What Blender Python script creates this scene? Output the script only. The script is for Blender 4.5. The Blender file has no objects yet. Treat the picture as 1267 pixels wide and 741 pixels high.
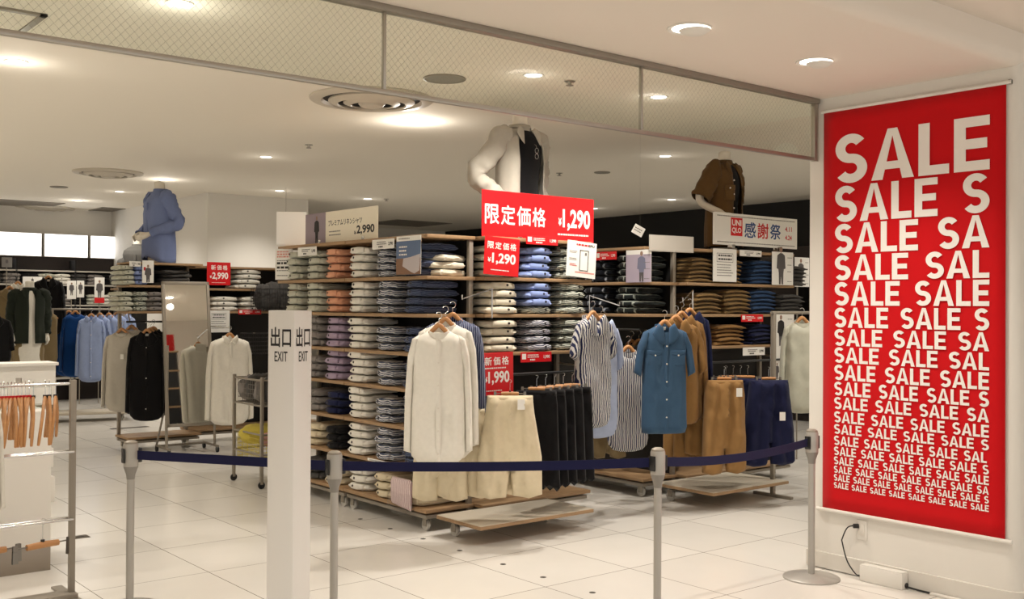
import bpy, bmesh, math, random
import numpy as np
from mathutils import Vector, Matrix, noise
from mathutils.geometry import delaunay_2d_cdt
random.seed(7)
S = bpy.context.scene
COL = S.collection

# ------------------------------------------------------------------ camera, world, exposure
FPX, YAW, PITCH, ROLL, CX, CY, EYE = 1300.0, math.radians(39.25), math.radians(.37), math.radians(.32), 633.5, 370.5, 1.65
Fv = np.array([math.sin(YAW)*math.cos(PITCH), math.cos(YAW)*math.cos(PITCH), math.sin(PITCH)])
_r = np.array([math.cos(YAW), -math.sin(YAW), 0.0]); _u = np.cross(_r, Fv)
Rv = _r*math.cos(ROLL)+_u*math.sin(ROLL); Uv = -_r*math.sin(ROLL)+_u*math.cos(ROLL)
Cv = np.array([0, 0, EYE])
cam = bpy.data.cameras.new('camera'); cam.sensor_width = 36; cam.lens = FPX/1267*36; cam.clip_end = 100
camo = bpy.data.objects.new('camera', cam); COL.objects.link(camo)
camo.matrix_world = Matrix(((Rv[0], Uv[0], -Fv[0], 0), (Rv[1], Uv[1], -Fv[1], 0), (Rv[2], Uv[2], -Fv[2], EYE), (0, 0, 0, 1)))
S.camera = camo
W = bpy.data.worlds.new('mall_ambient'); S.world = W; W.use_nodes = True
W.node_tree.nodes['Background'].inputs[0].default_value = (1.0, .95, .89, 1)
W.node_tree.nodes['Background'].inputs[1].default_value = 1.15
S.view_settings.view_transform = 'Standard'; S.view_settings.look = 'None'
S.view_settings.exposure = -.22; S.view_settings.gamma = 1; S.view_settings.use_curve_mapping = False
S.cycles.use_denoising = True; S.cycles.max_bounces = 8; S.cycles.diffuse_bounces = 4
S.cycles.transparent_max_bounces = 12; S.cycles.sample_clamp_indirect = 6
SPOT_W, SPOT_COL = 105.0, (1.0, .93, .835)
BAND_E = 3.0

def ray(px, py): return Fv+(px-CX)/FPX*Rv-(py-CY)/FPX*Uv
def at(px, py, d): return Cv+ray(px, py)*d                      # a point at a given distance in front of the viewer
def on_z(px, py, z): d = ray(px, py); return Cv+d*((z-EYE)/d[2])
def on_x(px, py, X): d = ray(px, py); return Cv+d*(X/d[0])
def on_y(px, py, Y): d = ray(px, py); return Cv+d*(Y/d[1])
def on_plane(px, py, P, ang):
    n = np.array([math.sin(ang), -math.cos(ang), 0]); d = ray(px, py)
    return Cv+d*(np.dot(np.asarray(P)-Cv, n)/np.dot(d, n))

# ------------------------------------------------------------------ materials
MATS = {}
def srgb(r, g, b):
    f = lambda c: (c/255/12.92) if c/255 <= .04045 else ((c/255+.055)/1.055)**2.4
    return (f(r), f(g), f(b), 1)
def new_mat(name):
    m = bpy.data.materials.new(name); m.use_nodes = True
    nt = m.node_tree; return m, nt, nt.nodes['Principled BSDF']
def plain(name, col, rough=.6, metal=0, spec=.5, emit=0):
    if name in MATS: return MATS[name]
    m, nt, b = new_mat(name)
    b.inputs['Base Color'].default_value = col; b.inputs['Roughness'].default_value = rough
    b.inputs['Metallic'].default_value = metal; b.inputs['Specular IOR Level'].default_value = spec
    if emit:
        b.inputs['Emission Color'].default_value = col; b.inputs['Emission Strength'].default_value = emit
    n = nt.nodes.new('ShaderNodeTexNoise'); n.inputs['Scale'].default_value = 60
    bp = nt.nodes.new('ShaderNodeBump'); bp.inputs['Strength'].default_value = .015
    nt.links.new(n.outputs['Fac'], bp.inputs['Height']); nt.links.new(bp.outputs[0], b.inputs['Normal'])
    MATS[name] = m; return m
def mixcol(nt, fac, a, b):
    x = nt.nodes.new('ShaderNodeMix'); x.data_type = 'RGBA'
    if fac is not None: nt.links.new(fac, x.inputs[0])
    for i, v in ((6, a), (7, b)):
        if hasattr(v, 'is_linked') or hasattr(v, 'node'): nt.links.new(v, x.inputs[i])
        else: x.inputs[i].default_value = v
    return x
def mth(nt, op, a, b=None):
    n = nt.nodes.new('ShaderNodeMath'); n.operation = op
    for i, v in ((0, a), (1, b)):
        if v is None: continue
        if isinstance(v, (int, float)): n.inputs[i].default_value = v
        else: nt.links.new(v, n.inputs[i])
    return n.outputs[0]
def fabric(name, col, var=.12, rough=.92, stripe=None, plaid=None):
    """woven cloth; stripe = (colour, axis, per metre, width); plaid = (line colour, per metre)"""
    if name in MATS: return MATS[name]
    m, nt, b = new_mat(name)
    b.inputs['Roughness'].default_value = rough; b.inputs['Specular IOR Level'].default_value = .2
    b.inputs['Sheen Weight'].default_value = .08
    tc = nt.nodes.new('ShaderNodeTexCoord')
    n = nt.nodes.new('ShaderNodeTexNoise'); n.inputs['Scale'].default_value = 35; n.inputs['Detail'].default_value = 5
    nt.links.new(tc.outputs['Object'], n.inputs['Vector'])
    d = tuple(c*(1-var) for c in col[:3])+(1,)
    out = mixcol(nt, n.outputs['Fac'], d, col).outputs[2]
    n2 = nt.nodes.new('ShaderNodeTexNoise'); n2.inputs['Scale'].default_value = 9
    nt.links.new(tc.outputs['Object'], n2.inputs['Vector'])
    sx = nt.nodes.new('ShaderNodeSeparateXYZ'); nt.links.new(tc.outputs['Object'], sx.inputs[0])
    def lines(ax, freq, width):
        v = mth(nt, 'ADD', sx.outputs[ax], mth(nt, 'MULTIPLY', n2.outputs['Fac'], .045 if ax == 2 and not plaid else .02))
        v = mth(nt, 'FRACT', mth(nt, 'MULTIPLY', v, freq))
        return mth(nt, 'LESS_THAN', v, width)
    if stripe:
        c2, ax, freq, wd = stripe
        out = mixcol(nt, lines(ax, freq, wd), out, c2).outputs[2]
    if plaid:
        c2, freq = plaid
        k = mth(nt, 'MAXIMUM', lines(0, freq, .14), lines(2, freq*1.6, .14))
        out = mixcol(nt, k, out, c2).outputs[2]
    nt.links.new(out, b.inputs['Base Color'])
    n3 = nt.nodes.new('ShaderNodeTexNoise'); n3.inputs['Scale'].default_value = 240
    nt.links.new(tc.outputs['Object'], n3.inputs['Vector'])
    bp = nt.nodes.new('ShaderNodeBump'); bp.inputs['Strength'].default_value = .12; bp.inputs['Distance'].default_value = .004
    nt.links.new(n3.outputs['Fac'], bp.inputs['Height']); nt.links.new(bp.outputs[0], b.inputs['Normal'])
    MATS[name] = m; return m
def wood(name, c1, c2, axis=0, rough=.5):
    if name in MATS: return MATS[name]
    m, nt, b = new_mat(name); b.inputs['Roughness'].default_value = rough
    tc = nt.nodes.new('ShaderNodeTexCoord'); mp = nt.nodes.new('ShaderNodeMapping')
    sc = [22, 22, 22]; sc[axis] = 1.6; mp.inputs['Scale'].default_value = sc
    nt.links.new(tc.outputs['Object'], mp.inputs[0])
    n = nt.nodes.new('ShaderNodeTexNoise'); n.inputs['Scale'].default_value = 2.2; n.inputs['Detail'].default_value = 6
    nt.links.new(mp.outputs[0], n.inputs['Vector'])
    nt.links.new(mixcol(nt, n.outputs['Fac'], c1, c2).outputs[2], b.inputs['Base Color'])
    MATS[name] = m; return m
def glow(name, col, e):
    if name in MATS: return MATS[name]
    m = bpy.data.materials.new(name); m.use_nodes = True; nt = m.node_tree
    nt.nodes.remove(nt.nodes['Principled BSDF'])
    em = nt.nodes.new('ShaderNodeEmission'); em.inputs[0].default_value = col; em.inputs[1].default_value = e
    nt.links.new(em.outputs[0], nt.nodes['Material Output'].inputs[0]); MATS[name] = m; return m
def clear(name, tint, refl=.08, rough=.03, fres=True):
    if name in MATS: return MATS[name]
    m = bpy.data.materials.new(name); m.use_nodes = True; nt = m.node_tree
    nt.nodes.remove(nt.nodes['Principled BSDF'])
    t = nt.nodes.new('ShaderNodeBsdfTransparent'); t.inputs[0].default_value = tint
    g = nt.nodes.new('ShaderNodeBsdfGlossy'); g.inputs['Roughness'].default_value = rough
    mx = nt.nodes.new('ShaderNodeMixShader')
    if fres:
        f = nt.nodes.new('ShaderNodeFresnel'); f.inputs[0].default_value = 1.45
        ge = nt.nodes.new('ShaderNodeNewGeometry')
        nt.links.new(mth(nt, 'MULTIPLY', f.outputs[0], mth(nt, 'SUBTRACT', 1.0, ge.outputs['Backfacing'])), mx.inputs[0])
    else: mx.inputs[0].default_value = refl
    nt.links.new(t.outputs[0], mx.inputs[1]); nt.links.new(g.outputs[0], mx.inputs[2])
    nt.links.new(mx.outputs[0], nt.nodes['Material Output'].inputs[0]); MATS[name] = m; return m

def floor_mat():
    m, nt, b = new_mat('porcelain_floor_tile')
    b.inputs['Roughness'].default_value = .22; b.inputs['Specular IOR Level'].default_value = .4
    tc = nt.nodes.new('ShaderNodeTexCoord'); sx = nt.nodes.new('ShaderNodeSeparateXYZ'); nt.links.new(tc.outputs['Object'], sx.inputs[0])
    def groove(ax, off, size, w):
        v = mth(nt, 'FRACT', mth(nt, 'DIVIDE', mth(nt, 'SUBTRACT', sx.outputs[ax], off), size))
        v = mth(nt, 'ABSOLUTE', mth(nt, 'SUBTRACT', v, .5))
        return mth(nt, 'GREATER_THAN', v, .5-w/size/2)
    g = mth(nt, 'MAXIMUM', groove(0, TILE[0], TILE[2], .0055), groove(1, TILE[1], TILE[3], .0055))
    cell = nt.nodes.new('ShaderNodeTexWhiteNoise'); cell.noise_dimensions = '2D'
    cv = nt.nodes.new('ShaderNodeCombineXYZ')
    for i, ax in ((0, 0), (1, 1)):
        v = mth(nt, 'FLOOR', mth(nt, 'DIVIDE', mth(nt, 'SUBTRACT', sx.outputs[ax], TILE[ax]), TILE[2+ax]))
        nt.links.new(v, cv.inputs[i])
    nt.links.new(cv.outputs[0], cell.inputs['Vector'])
    base = mixcol(nt, cell.outputs['Value'], srgb(226, 222, 215), srgb(234, 230, 223)).outputs[2]
    n = nt.nodes.new('ShaderNodeTexNoise'); n.inputs['Scale'].default_value = 3; n.inputs['Detail'].default_value = 6
    nt.links.new(tc.outputs['Object'], n.inputs['Vector'])
    base = mixcol(nt, mth(nt, 'MULTIPLY', n.outputs['Fac'], .3), base, srgb(205, 200, 190)).outputs[2]
    out = mixcol(nt, g, base, srgb(128, 122, 112)).outputs[2]
    nt.links.new(out, b.inputs['Base Color'])
    bp = nt.nodes.new('ShaderNodeBump'); bp.inputs['Strength'].default_value = .2; bp.inputs['Distance'].default_value = .002; bp.invert = True
    nt.links.new(g, bp.inputs['Height']); nt.links.new(bp.outputs[0], b.inputs['Normal'])
    return m
TILE = (3.372, 5.438, .706, .771)

M_WHITE = plain('white_paint', srgb(232, 228, 220), .7)
M_CEIL = plain('ceiling_paint', srgb(243, 236, 222), .8)
M_SOFF = plain('soffit_paint', srgb(234, 224, 212), .75)
M_DARK = plain('black_paint', srgb(22, 20, 20), .7)
M_BLACK = plain('black_plastic', srgb(24, 24, 25), .45)
M_STEEL = plain('brushed_steel', srgb(178, 172, 162), .35, .85)
M_CHROME = plain('chrome', srgb(215, 215, 215), .15, 1)
M_GREYM = plain('grey_powder_coat', srgb(150, 142, 130), .45, .3)
M_SILVER = plain('silver_paint', srgb(176, 172, 165), .4, .35)
M_WOOD = wood('oak_board', srgb(142, 112, 80), srgb(176, 144, 108), 0)
M_WOODY = wood('oak_board_long', srgb(142, 112, 80), srgb(176, 144, 108), 1)
M_HANG = wood('hanger_wood', srgb(172, 118, 70), srgb(204, 152, 100), 0, .4)
M_RED = plain('red_print', srgb(214, 22, 30), .35)
M_REDB = fabric('red_banner_cloth', srgb(206, 8, 18), .05, .8)
M_INKW = plain('white_ink', srgb(246, 240, 234), .6)
M_INKK = plain('black_ink', srgb(30, 28, 30), .6)
M_INKG = plain('grey_ink', srgb(120, 116, 112), .6)
M_INKR = plain('red_ink', srgb(200, 30, 36), .6)
M_INKB = plain('blue_ink', srgb(38, 72, 128), .6)
M_PAPER = plain('paper_card', srgb(238, 236, 230), .5)
M_CREAM = plain('cream_card', srgb(240, 232, 212), .5)
M_NAVYB = fabric('navy_webbing', srgb(16, 18, 62), .1, .6)
M_PLAST = plain('mannequin_plastic', srgb(226, 218, 202), .35)
M_MIRROR = plain('mirror_silver', srgb(225, 225, 220), .02, 1)

# ------------------------------------------------------------------ mesh helpers
class MB:
    def __init__(s): s.bm = bmesh.new()
    def box(s, x0, x1, y0, y1, z0, z1, bev=0, mat=None):
        b = bmesh.new(); bmesh.ops.create_cube(b, size=1)
        for v in b.verts: v.co = Vector(((x0+x1)/2+v.co.x*(x1-x0), (y0+y1)/2+v.co.y*(y1-y0), (z0+z1)/2+v.co.z*(z1-z0)))
        if bev: bmesh.ops.bevel(b, geom=b.edges[:], offset=bev, segments=2, affect='EDGES', profile=.5)
        if mat: bmesh.ops.transform(b, matrix=mat, verts=b.verts)
        return s.join(b)
    def join(s, b):
        me = bpy.data.meshes.new('tmp'); b.to_mesh(me); b.free(); s.bm.from_mesh(me); bpy.data.meshes.remove(me); return s
    def tube(s, pts, r, seg=8, cap=True, closed=False):
        pts = [Vector(p) for p in pts]; n = len(pts); rs = r if hasattr(r, '__len__') else [r]*n
        rings = []; up = None
        for i, p in enumerate(pts):
            a = pts[(i-1) % n] if (i or closed) else p; b = pts[(i+1) % n] if (i < n-1 or closed) else p
            t = (b-a).normalized()
            if up is None:
                up = Vector((0, 0, 1)) if abs(t.z) < .9 else Vector((1, 0, 0))
            x = up.cross(t)
            if x.length < 1e-6: x = Vector((1, 0, 0)).cross(t)
            x.normalize(); y = t.cross(x); up = y
            rings.append([s.bm.verts.new(p+(x*math.cos(2*math.pi*k/seg)+y*math.sin(2*math.pi*k/seg))*rs[i]) for k in range(seg)])
        for i in range(n if closed else n-1):
            A, B = rings[i], rings[(i+1) % n]
            for k in range(seg): s.bm.faces.new((A[k], A[(k+1) % seg], B[(k+1) % seg], B[k]))
        if cap and not closed:
            s.bm.faces.new(rings[0][::-1]); s.bm.faces.new(rings[-1])
        return s
    def lathe(s, prof, c=(0, 0, 0), seg=32, mat=None):
        b = bmesh.new(); rings = []
        for r, z in prof:
            rings.append([b.verts.new((c[0]+r*math.cos(2*math.pi*k/seg), c[1]+r*math.sin(2*math.pi*k/seg), c[2]+z)) for k in range(seg)] if r > 1e-6 else [b.verts.new((c[0], c[1], c[2]+z))])
        for A, B in zip(rings, rings[1:]):
            for k in range(seg):
                k2 = (k+1) % seg
                if len(A) == 1 and len(B) == 1: continue
                if len(A) == 1: b.faces.new((A[0], B[k2], B[k]))
                elif len(B) == 1: b.faces.new((A[k], A[k2], B[0]))
                else: b.faces.new((A[k], A[k2], B[k2], B[k]))
        bmesh.ops.recalc_face_normals(b, faces=b.faces)
        if mat: bmesh.ops.transform(b, matrix=mat, verts=b.verts)
        return s.join(b)
    def prism(s, poly, y0, y1):
        """polygon in x,z extruded along y"""
        A = [s.bm.verts.new((x, y0, z)) for x, z in poly]; B = [s.bm.verts.new((x, y1, z)) for x, z in poly]
        n = len(poly); f1 = s.bm.faces.new(A); f2 = s.bm.faces.new(B[::-1])
        fs = [f1, f2]+[s.bm.faces.new((A[i], B[i], B[(i+1) % n], A[(i+1) % n])) for i in range(n)]
        bmesh.ops.recalc_face_normals(s.bm, faces=fs); return s
    def loft(s, rings, cap=True, gap=None):
        """rings: lists of equal-length point loops"""
        R = [[s.bm.verts.new(p) for p in r] for r in rings]; n = len(R[0]); fs = []
        for A, B in zip(R, R[1:]):
            for k in range(n if gap is None else n-1):
                fs.append(s.bm.faces.new((A[k], A[(k+1) % n], B[(k+1) % n], B[k])))
        if cap and gap is None: fs += [s.bm.faces.new(R[0][::-1]), s.bm.faces.new(R[-1])]
        return s
    def puff(s, poly, T, back=.6, edge=.05, step=.03, fold=.012, seed=0., y=0., fine=1., hemfold=0., crease=None):
        """a soft, closed cloth body from an outline in x,z: thick in the middle, rounded to its rim, with folds"""
        P = []
        n = len(poly)
        for i in range(n):
            a = np.array(poly[i], float); b = np.array(poly[(i+1) % n], float)
            k = max(1, int(np.linalg.norm(b-a)/step))
            for j in range(k): P.append(a+(b-a)*j/k)
        nb = len(P); B = np.array(P); B2 = np.roll(B, -1, 0)
        lo, hi = B.min(0), B.max(0)
        gx, gz = np.meshgrid(np.arange(lo[0]+step*.5, hi[0], step), np.arange(lo[1]+step*.5, hi[1], step))
        gx = gx+np.where(np.arange(gx.shape[0])[:, None] % 2, step*.25, -step*.25)
        G = np.stack([gx.ravel(), gz.ravel()], 1)
        def dist(Q):
            d = B2-B; t = ((Q[:, None, :]-B[None])*d[None]).sum(2)/np.maximum((d*d).sum(1), 1e-12)[None]
            t = np.clip(t, 0, 1); c = B[None]+t[..., None]*d[None]
            return np.sqrt(((Q[:, None, :]-c)**2).sum(2)).min(1)
        def inside(G):
            ins = np.zeros(len(G), bool)
            for i in range(nb):
                a, b = B[i], B2[i]
                c = ((a[1] > G[:, 1]) != (b[1] > G[:, 1]))
                if abs(b[1]-a[1]) > 1e-12: ins ^= c & (G[:, 0] < (b[0]-a[0])*(G[:, 1]-a[1])/(b[1]-a[1])+a[0])
            return ins
        tg = B2-np.roll(B, 1, 0); tg /= np.maximum(np.linalg.norm(tg, axis=1), 1e-9)[:, None]; nn = np.stack([-tg[:, 1], tg[:, 0]], 1)
        sg = 1 if inside(B+nn*1e-3).sum() > nb/2 else -1
        rings = [B+sg*nn*r for r in (step*.22, step*.6)]
        rings = [r[inside(r)] for r in rings]; rings = [r[dist(r) > f*step] for r, f in zip(rings, (.19, .55)) if len(r)]
        if len(G): G = G[inside(G)]
        if len(G): G = G[dist(G) > step*1.05]
        V = [Vector(p) for p in B]+[Vector(p) for r in rings for p in r]+[Vector(p) for p in G]
        vo, _, fo, _, _, _ = delaunay_2d_cdt(V, [(i, (i+1) % nb) for i in range(nb)], [], 1, 1e-6)
        Q = np.array([tuple(v) for v in vo]); d = dist(Q)
        e = 1-np.clip(d/edge, 0, 1); prof = np.sqrt(np.clip(1-e*e, 0, 1))
        h = max(hi[1]-lo[1], .01)
        fr, bk = [], []
        for q, p, dd in zip(Q, prof, d):
            low = (hi[1]-q[1])/h
            w = noise.noise(Vector((q[0]*16*fine, q[1]*2.6, seed)))*(.5+.7*low)+.55*noise.noise(Vector((q[0]*9*fine+q[1]*6, q[1]*9, seed+5)))+.3*noise.noise(Vector((q[0]*40*fine, q[1]*12, seed+9)))
            w2 = noise.noise(Vector((q[0]*14*fine, q[1]*2.4, seed+20)))
            rim = min(1, dd/.02)
            hz = math.sin(q[0]*70*fine+seed)*hemfold*low
            yf = y-T*p+(fold*w*(.25+.75*rim)+hz)
            if crease: yf += crease(q[0], q[1])*min(1, dd/.03)
            fr.append(s.bm.verts.new((q[0], yf, q[1])))
            if dd < 1e-5: bk.append(fr[-1])
            else: bk.append(s.bm.verts.new((q[0], y+T*back*p+fold*w2*rim*.7+hz, q[1])))
        for f in fo:
            a, b_, c = f[0], f[1], f[2]
            n_ = (Q[b_][0]-Q[a][0])*(Q[c][1]-Q[a][1])-(Q[b_][1]-Q[a][1])*(Q[c][0]-Q[a][0])
            t = (a, b_, c) if n_ > 0 else (a, c, b_)
            try: s.bm.faces.new([fr[i] for i in t])
            except ValueError: pass
            try: s.bm.faces.new([bk[i] for i in t][::-1])
            except ValueError: pass
        return s
    def mesh(s, name, mat, smooth=True, ang=40):
        me = bpy.data.meshes.new(name); s.bm.normal_update(); s.bm.to_mesh(me); s.bm.free()
        if mat: me.materials.append(mat)
        if smooth:
            me.shade_smooth(); me.set_sharp_from_angle(angle=math.radians(ang))
        return me
    def build(s, name, mat, parent=None, smooth=True, ang=40, label=None):
        o = bpy.data.objects.new(name, s.mesh(name, mat, smooth, ang)); COL.objects.link(o)
        if parent: o.parent = parent
        if label: o['label'] = label
        return o

USED = {}
def tag(o, label, cat, group=None):
    k = len(label.replace('-', ' ').split()); 
    if len(label.split()) > 16: print('LONG LABEL', len(label.split()), label)
    if label in USED and not (group and USED[label] == group): print('DUP LABEL', label)
    USED[label] = group
    o['label'] = label; o['category'] = cat
    if group: o['group'] = group
    return o
def thing(name, label, cat, loc=(0, 0, 0), rz=0., group=None):
    o = bpy.data.objects.new(name, None); o.empty_display_size = .1; COL.objects.link(o)
    o.location = loc; o.rotation_euler = (0, 0, rz); return tag(o, label, cat, group)
def struct(o): o['kind'] = 'structure'; return o
def inst(o, name=None, parent=None, mat=None):
    c = o.copy(); COL.objects.link(c)
    if name: c.name = name
    c.parent = parent; return c
def copy_tree(root, loc, rz, label, group=None):
    r = root.copy(); COL.objects.link(r); r.location = loc; r.rotation_euler = (0, 0, rz)
    tag(r, label, root['category'], group)
    for ch in list(root.children):
        c = ch.copy(); COL.objects.link(c); c.parent = r
        for g in list(ch.children):
            d = g.copy(); COL.objects.link(d); d.parent = c
    return r
def fuse(mb, voxel, smooth=6):
    """one continuous surface from overlapping solids"""
    me = bpy.data.meshes.new('fuse'); mb.bm.normal_update(); mb.bm.to_mesh(me); mb.bm.free()
    o = bpy.data.objects.new('fuse', me); COL.objects.link(o)
    r = o.modifiers.new('r', 'REMESH'); r.mode = 'VOXEL'; r.voxel_size = voxel
    if smooth: q = o.modifiers.new('s', 'SMOOTH'); q.factor = .5; q.iterations = smooth
    dg = bpy.context.evaluated_depsgraph_get(); out = bpy.data.meshes.new_from_object(o.evaluated_get(dg))
    COL.objects.unlink(o); bpy.data.objects.remove(o); bpy.data.meshes.remove(me)
    n = MB(); n.bm.from_mesh(out); bpy.data.meshes.remove(out); return n
TXT = {}
def text_mesh(body, bold):
    k = (body, bold)
    if k in TXT: return TXT[k]
    c = bpy.data.curves.new('lettering', 'FONT'); c.body = body; c.size = 1; c.offset = bold; c.resolution_u = 4
    o = bpy.data.objects.new('lettering', c); COL.objects.link(o)
    dg = bpy.context.evaluated_depsgraph_get()
    me = bpy.data.meshes.new_from_object(o.evaluated_get(dg))
    COL.objects.unlink(o); bpy.data.objects.remove(o); bpy.data.curves.remove(c)
    co = np.array([v.co[:] for v in me.vertices]); TXT[k] = (co, [tuple(p.vertices) for p in me.polygons]); bpy.data.meshes.remove(me)
    return TXT[k]
def put_text(parent, body, x0, z0, w, h, y, mat, bold=.02, name='lettering', _d=0):
    """lettering stretched into the box x0..x0+w, z0..z0+h on the plane y of its card"""
    cjk = any(ord(c) > 0x3000 for c in body)
    co, fs = text_mesh(body, 0. if cjk else min(bold, .03))
    if cjk:       # heavier strokes: the glyph printed again a hair to each side
        e = .016 if bold else 0; n0 = len(co); base, f0 = co, fs; co = base; fs = list(f0)
        for k, (dx, dz) in enumerate(((e, 0), (-e, 0), (0, e), (0, -e))):
            co = np.vstack([co, base+np.array((dx, dz, 0))]); fs += [tuple(v+n0*(k+1) for v in f) for f in f0]
    lo, hi = co.min(0), co.max(0)
    me = bpy.data.meshes.new(name)
    V = [(x0+(c[0]-lo[0])/(hi[0]-lo[0])*w, y-(.00003*(i*5//len(co)) if cjk else 0), z0+(c[1]-lo[1])/(hi[1]-lo[1])*h) for i, c in enumerate(co)]
    me.from_pydata(V, [], fs); me.materials.append(mat)
    o = bpy.data.objects.new(name, me); COL.objects.link(o); o.parent = parent; return o
def put_lines(parent, x0, x1, zs, y, t, mat, jag=True, name='fine_print'):
    """rows of print too fine to read"""
    m = MB()
    for z in zs:
        x = x0; e = x1 if not jag else x0+(x1-x0)*random.uniform(.75, 1)
        while x < e:
            w = min(random.uniform(.6, 1.6)*t*1.3, e-x)
            m.prism([(x, z), (x+w, z), (x+w, z+t), (x, z+t)], y, y-.0004); x += w+t*.45
    return m.build(name, mat, parent, False)

# ------------------------------------------------------------------ the place: shell
XW, YG, YF = 5.755, 3.96, 2.667          # banner wall face, glass curtain, shop front
ZC, ZS, ZM = 3.30, 2.98, 3.15            # shop ceiling, soffit, mall ceiling
struct(MB().box(-6, 16, -6, 20, -.1, 0).build('floor', floor_mat(), None, False))
struct(MB().box(-6, 16, YG, 20, ZC, ZC+.1).build('ceiling', M_CEIL, None, False))
m = MB(); YF_ = YF-.002; pr = [(YG+.03, ZS), (YF_+.07, ZS)]+[(YF_+.07-.07*math.sin(a), ZS+.07-.07*math.cos(a)) for a in [i*math.pi/20 for i in range(1, 11)]]+[(YF_, ZC+.1), (YG+.03, ZC+.1)]
sA = [m.bm.verts.new((-6, y, z)) for y, z in pr]; sB = [m.bm.verts.new((9.4, y, z)) for y, z in pr]
for i in range(len(pr)): m.bm.faces.new((sA[i], sA[(i+1) % len(pr)], sB[(i+1) % len(pr)], sB[i]))
m.bm.faces.new(sA); m.bm.faces.new(sB); bmesh.ops.recalc_face_normals(m.bm, faces=m.bm.faces); struct(m.build('ceiling_soffit', M_SOFF))
struct(MB().box(-6, 9.4, -6, YF+.01, ZM, ZM+.1).build('ceiling_mall', M_SOFF, None, False))
# banner wall: a block with a rounded outer corner
m = MB(); R = .09; poly = [(XW, 4.02)]
poly += [(XW+R-R*math.cos(a), YF+R-R*math.sin(a)) for a in [i*math.pi/2/8 for i in range(9)]]
poly += [(9.2, YF), (9.2, 4.02)]
A = [m.bm.verts.new((x, y, 0)) for x, y in poly]; Bq = [m.bm.verts.new((x, y, ZC)) for x, y in poly]; n = len(poly)
for i in range(n): m.bm.faces.new((A[i], A[(i+1) % n], Bq[(i+1) % n], Bq[i]))
m.bm.faces.new(A); m.bm.faces.new(Bq); bmesh.ops.recalc_face_normals(m.bm, faces=m.bm.faces)
struct(m.build('wall_right', M_WHITE))
m = MB(); bp = [(XW-.012, 4.03)]+[(XW+R-(R+.012)*math.cos(a), YF+R-(R+.012)*math.sin(a)) for a in [i*math.pi/2/8 for i in range(9)]]+[(9.2, YF-.012)]
inn = [(XW+.02, 4.03), (XW+.02, YF+R), (XW+R, YF+.02), (9.2, YF+.02)]
lo = [m.bm.verts.new((x, y, .008)) for x, y in bp]; hi_ = [m.bm.verts.new((x, y, .105)) for x, y in bp]; tp = [m.bm.verts.new((x+(.012 if i < 10 else 0), y+(.012 if i > 0 else 0), .108)) for i, (x, y) in enumerate(bp)]
for i in range(len(bp)-1):
    m.bm.faces.new((lo[i], lo[i+1], hi_[i+1], hi_[i])); m.bm.faces.new((hi_[i], hi_[i+1], tp[i+1], tp[i]))
bmesh.ops.recalc_face_normals(m.bm, faces=m.bm.faces)
struct(m.build('baseboard_right', plain('baseboard_paint', srgb(222, 217, 208), .55)))
struct(MB().box(13.6, 13.7, 4, 20, 0, ZC).build('wall_dark', M_DARK, None, False))
struct(MB().box(-6, 6.3, 19, 19.1, 0, ZC).build('wall_back', M_WHITE, None, False))
struct(MB().box(6.3, 7.95, 14.8, 20, 0, ZC).build('wall_core', M_WHITE, None, False))
struct(MB().box(7.95, 13.6, 19, 19.1, 0, ZC).build('wall_far', M_WHITE, None, False))
struct(MB().box(-6.1, -6, 2.7, 20, 0, ZC).build('wall_left', M_WHITE, None, False))
struct(MB().box(9.2, 13.7, 3.9, 4.02, 0, ZC).build('wall_front', M_WHITE, None, False))

# ------------------------------------------------------------------ ceiling fittings
def downlight(px, py, label, z=ZC, r=.062, power=1., pos=None, gim=False, light=True, ceil_fill=0.):
    p = on_z(px, py, z) if pos is None else pos
    t = thing('ceiling_downlight', label, 'ceiling light', (p[0], p[1], z), 0, 'recessed downlights')
    MB().lathe([(r, -.002), (r*1.22, -.006), (r*1.26, 0), (r*1.1, 0), (r, .0)], seg=24).build('trim_ring', M_WHITE, t)
    MB().lathe([(0, -.0035), (r*.98, -.0025)], seg=24).build('lens', glow('lamp_lens', (1, .93, .84, 1), 9), t)
    if gim:
        MB().lathe([(r*.9, -.012), (r*.55, -.03), (0, -.034)], (0.015, -.02, 0), seg=20).build('gimbal_shade', M_WHITE, t)
    if light:
        l = bpy.data.lights.new('downlight_beam', 'SPOT'); l.energy = SPOT_W*power; l.color = SPOT_COL
        l.spot_size = math.radians(125); l.spot_blend = .8; l.shadow_soft_size = .07
        lo = bpy.data.objects.new('downlight_beam', l); COL.objects.link(lo); lo.parent = t; lo.location = (0, 0, -.05)
        if ceil_fill:
            l2 = bpy.data.lights.new('added_ceiling_fill', 'POINT'); l2.energy = ceil_fill; l2.color = SPOT_COL; l2.shadow_soft_size = .05  # unseen point light added below the fitting to brighten the ceiling around it
            lo2 = bpy.data.objects.new('added_ceiling_fill', l2); COL.objects.link(lo2); lo2.parent = t; lo2.location = (0, 0, -.16)
    return t
DL = [(20, 76, 'bright downlight nearest the left edge, just below the glass curtain rail'), (222, 4, 'downlight seen through the glass curtain near its top left'),
      (513, 150, 'bright downlight beside the big ring air diffuser'), (329, 194, 'small downlight in open ceiling left of the big air diffuser'),
      (203, 222, 'downlight just above the blue-shirted mannequin'), (97, 248, 'small downlight above the louvred vent at left'),
      (148, 237, 'tiny downlight left of the blue-shirted mannequin'), (346, 236, 'small downlight near the white core wall corner'),
      (823, 193, 'downlight between the white-shirted and brown-shirted mannequins'), (831, 247, 'lower small downlight left of the brown-shirted mannequin'),
      (660, 93, 'downlight seen through the middle glass panel'), (815, 120, 'downlight seen through the right glass panel'),
      (455, 246, 'faint small downlight above the cream price banner'), (735, 258, 'tiny downlight beside the large red price sign')]
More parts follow.
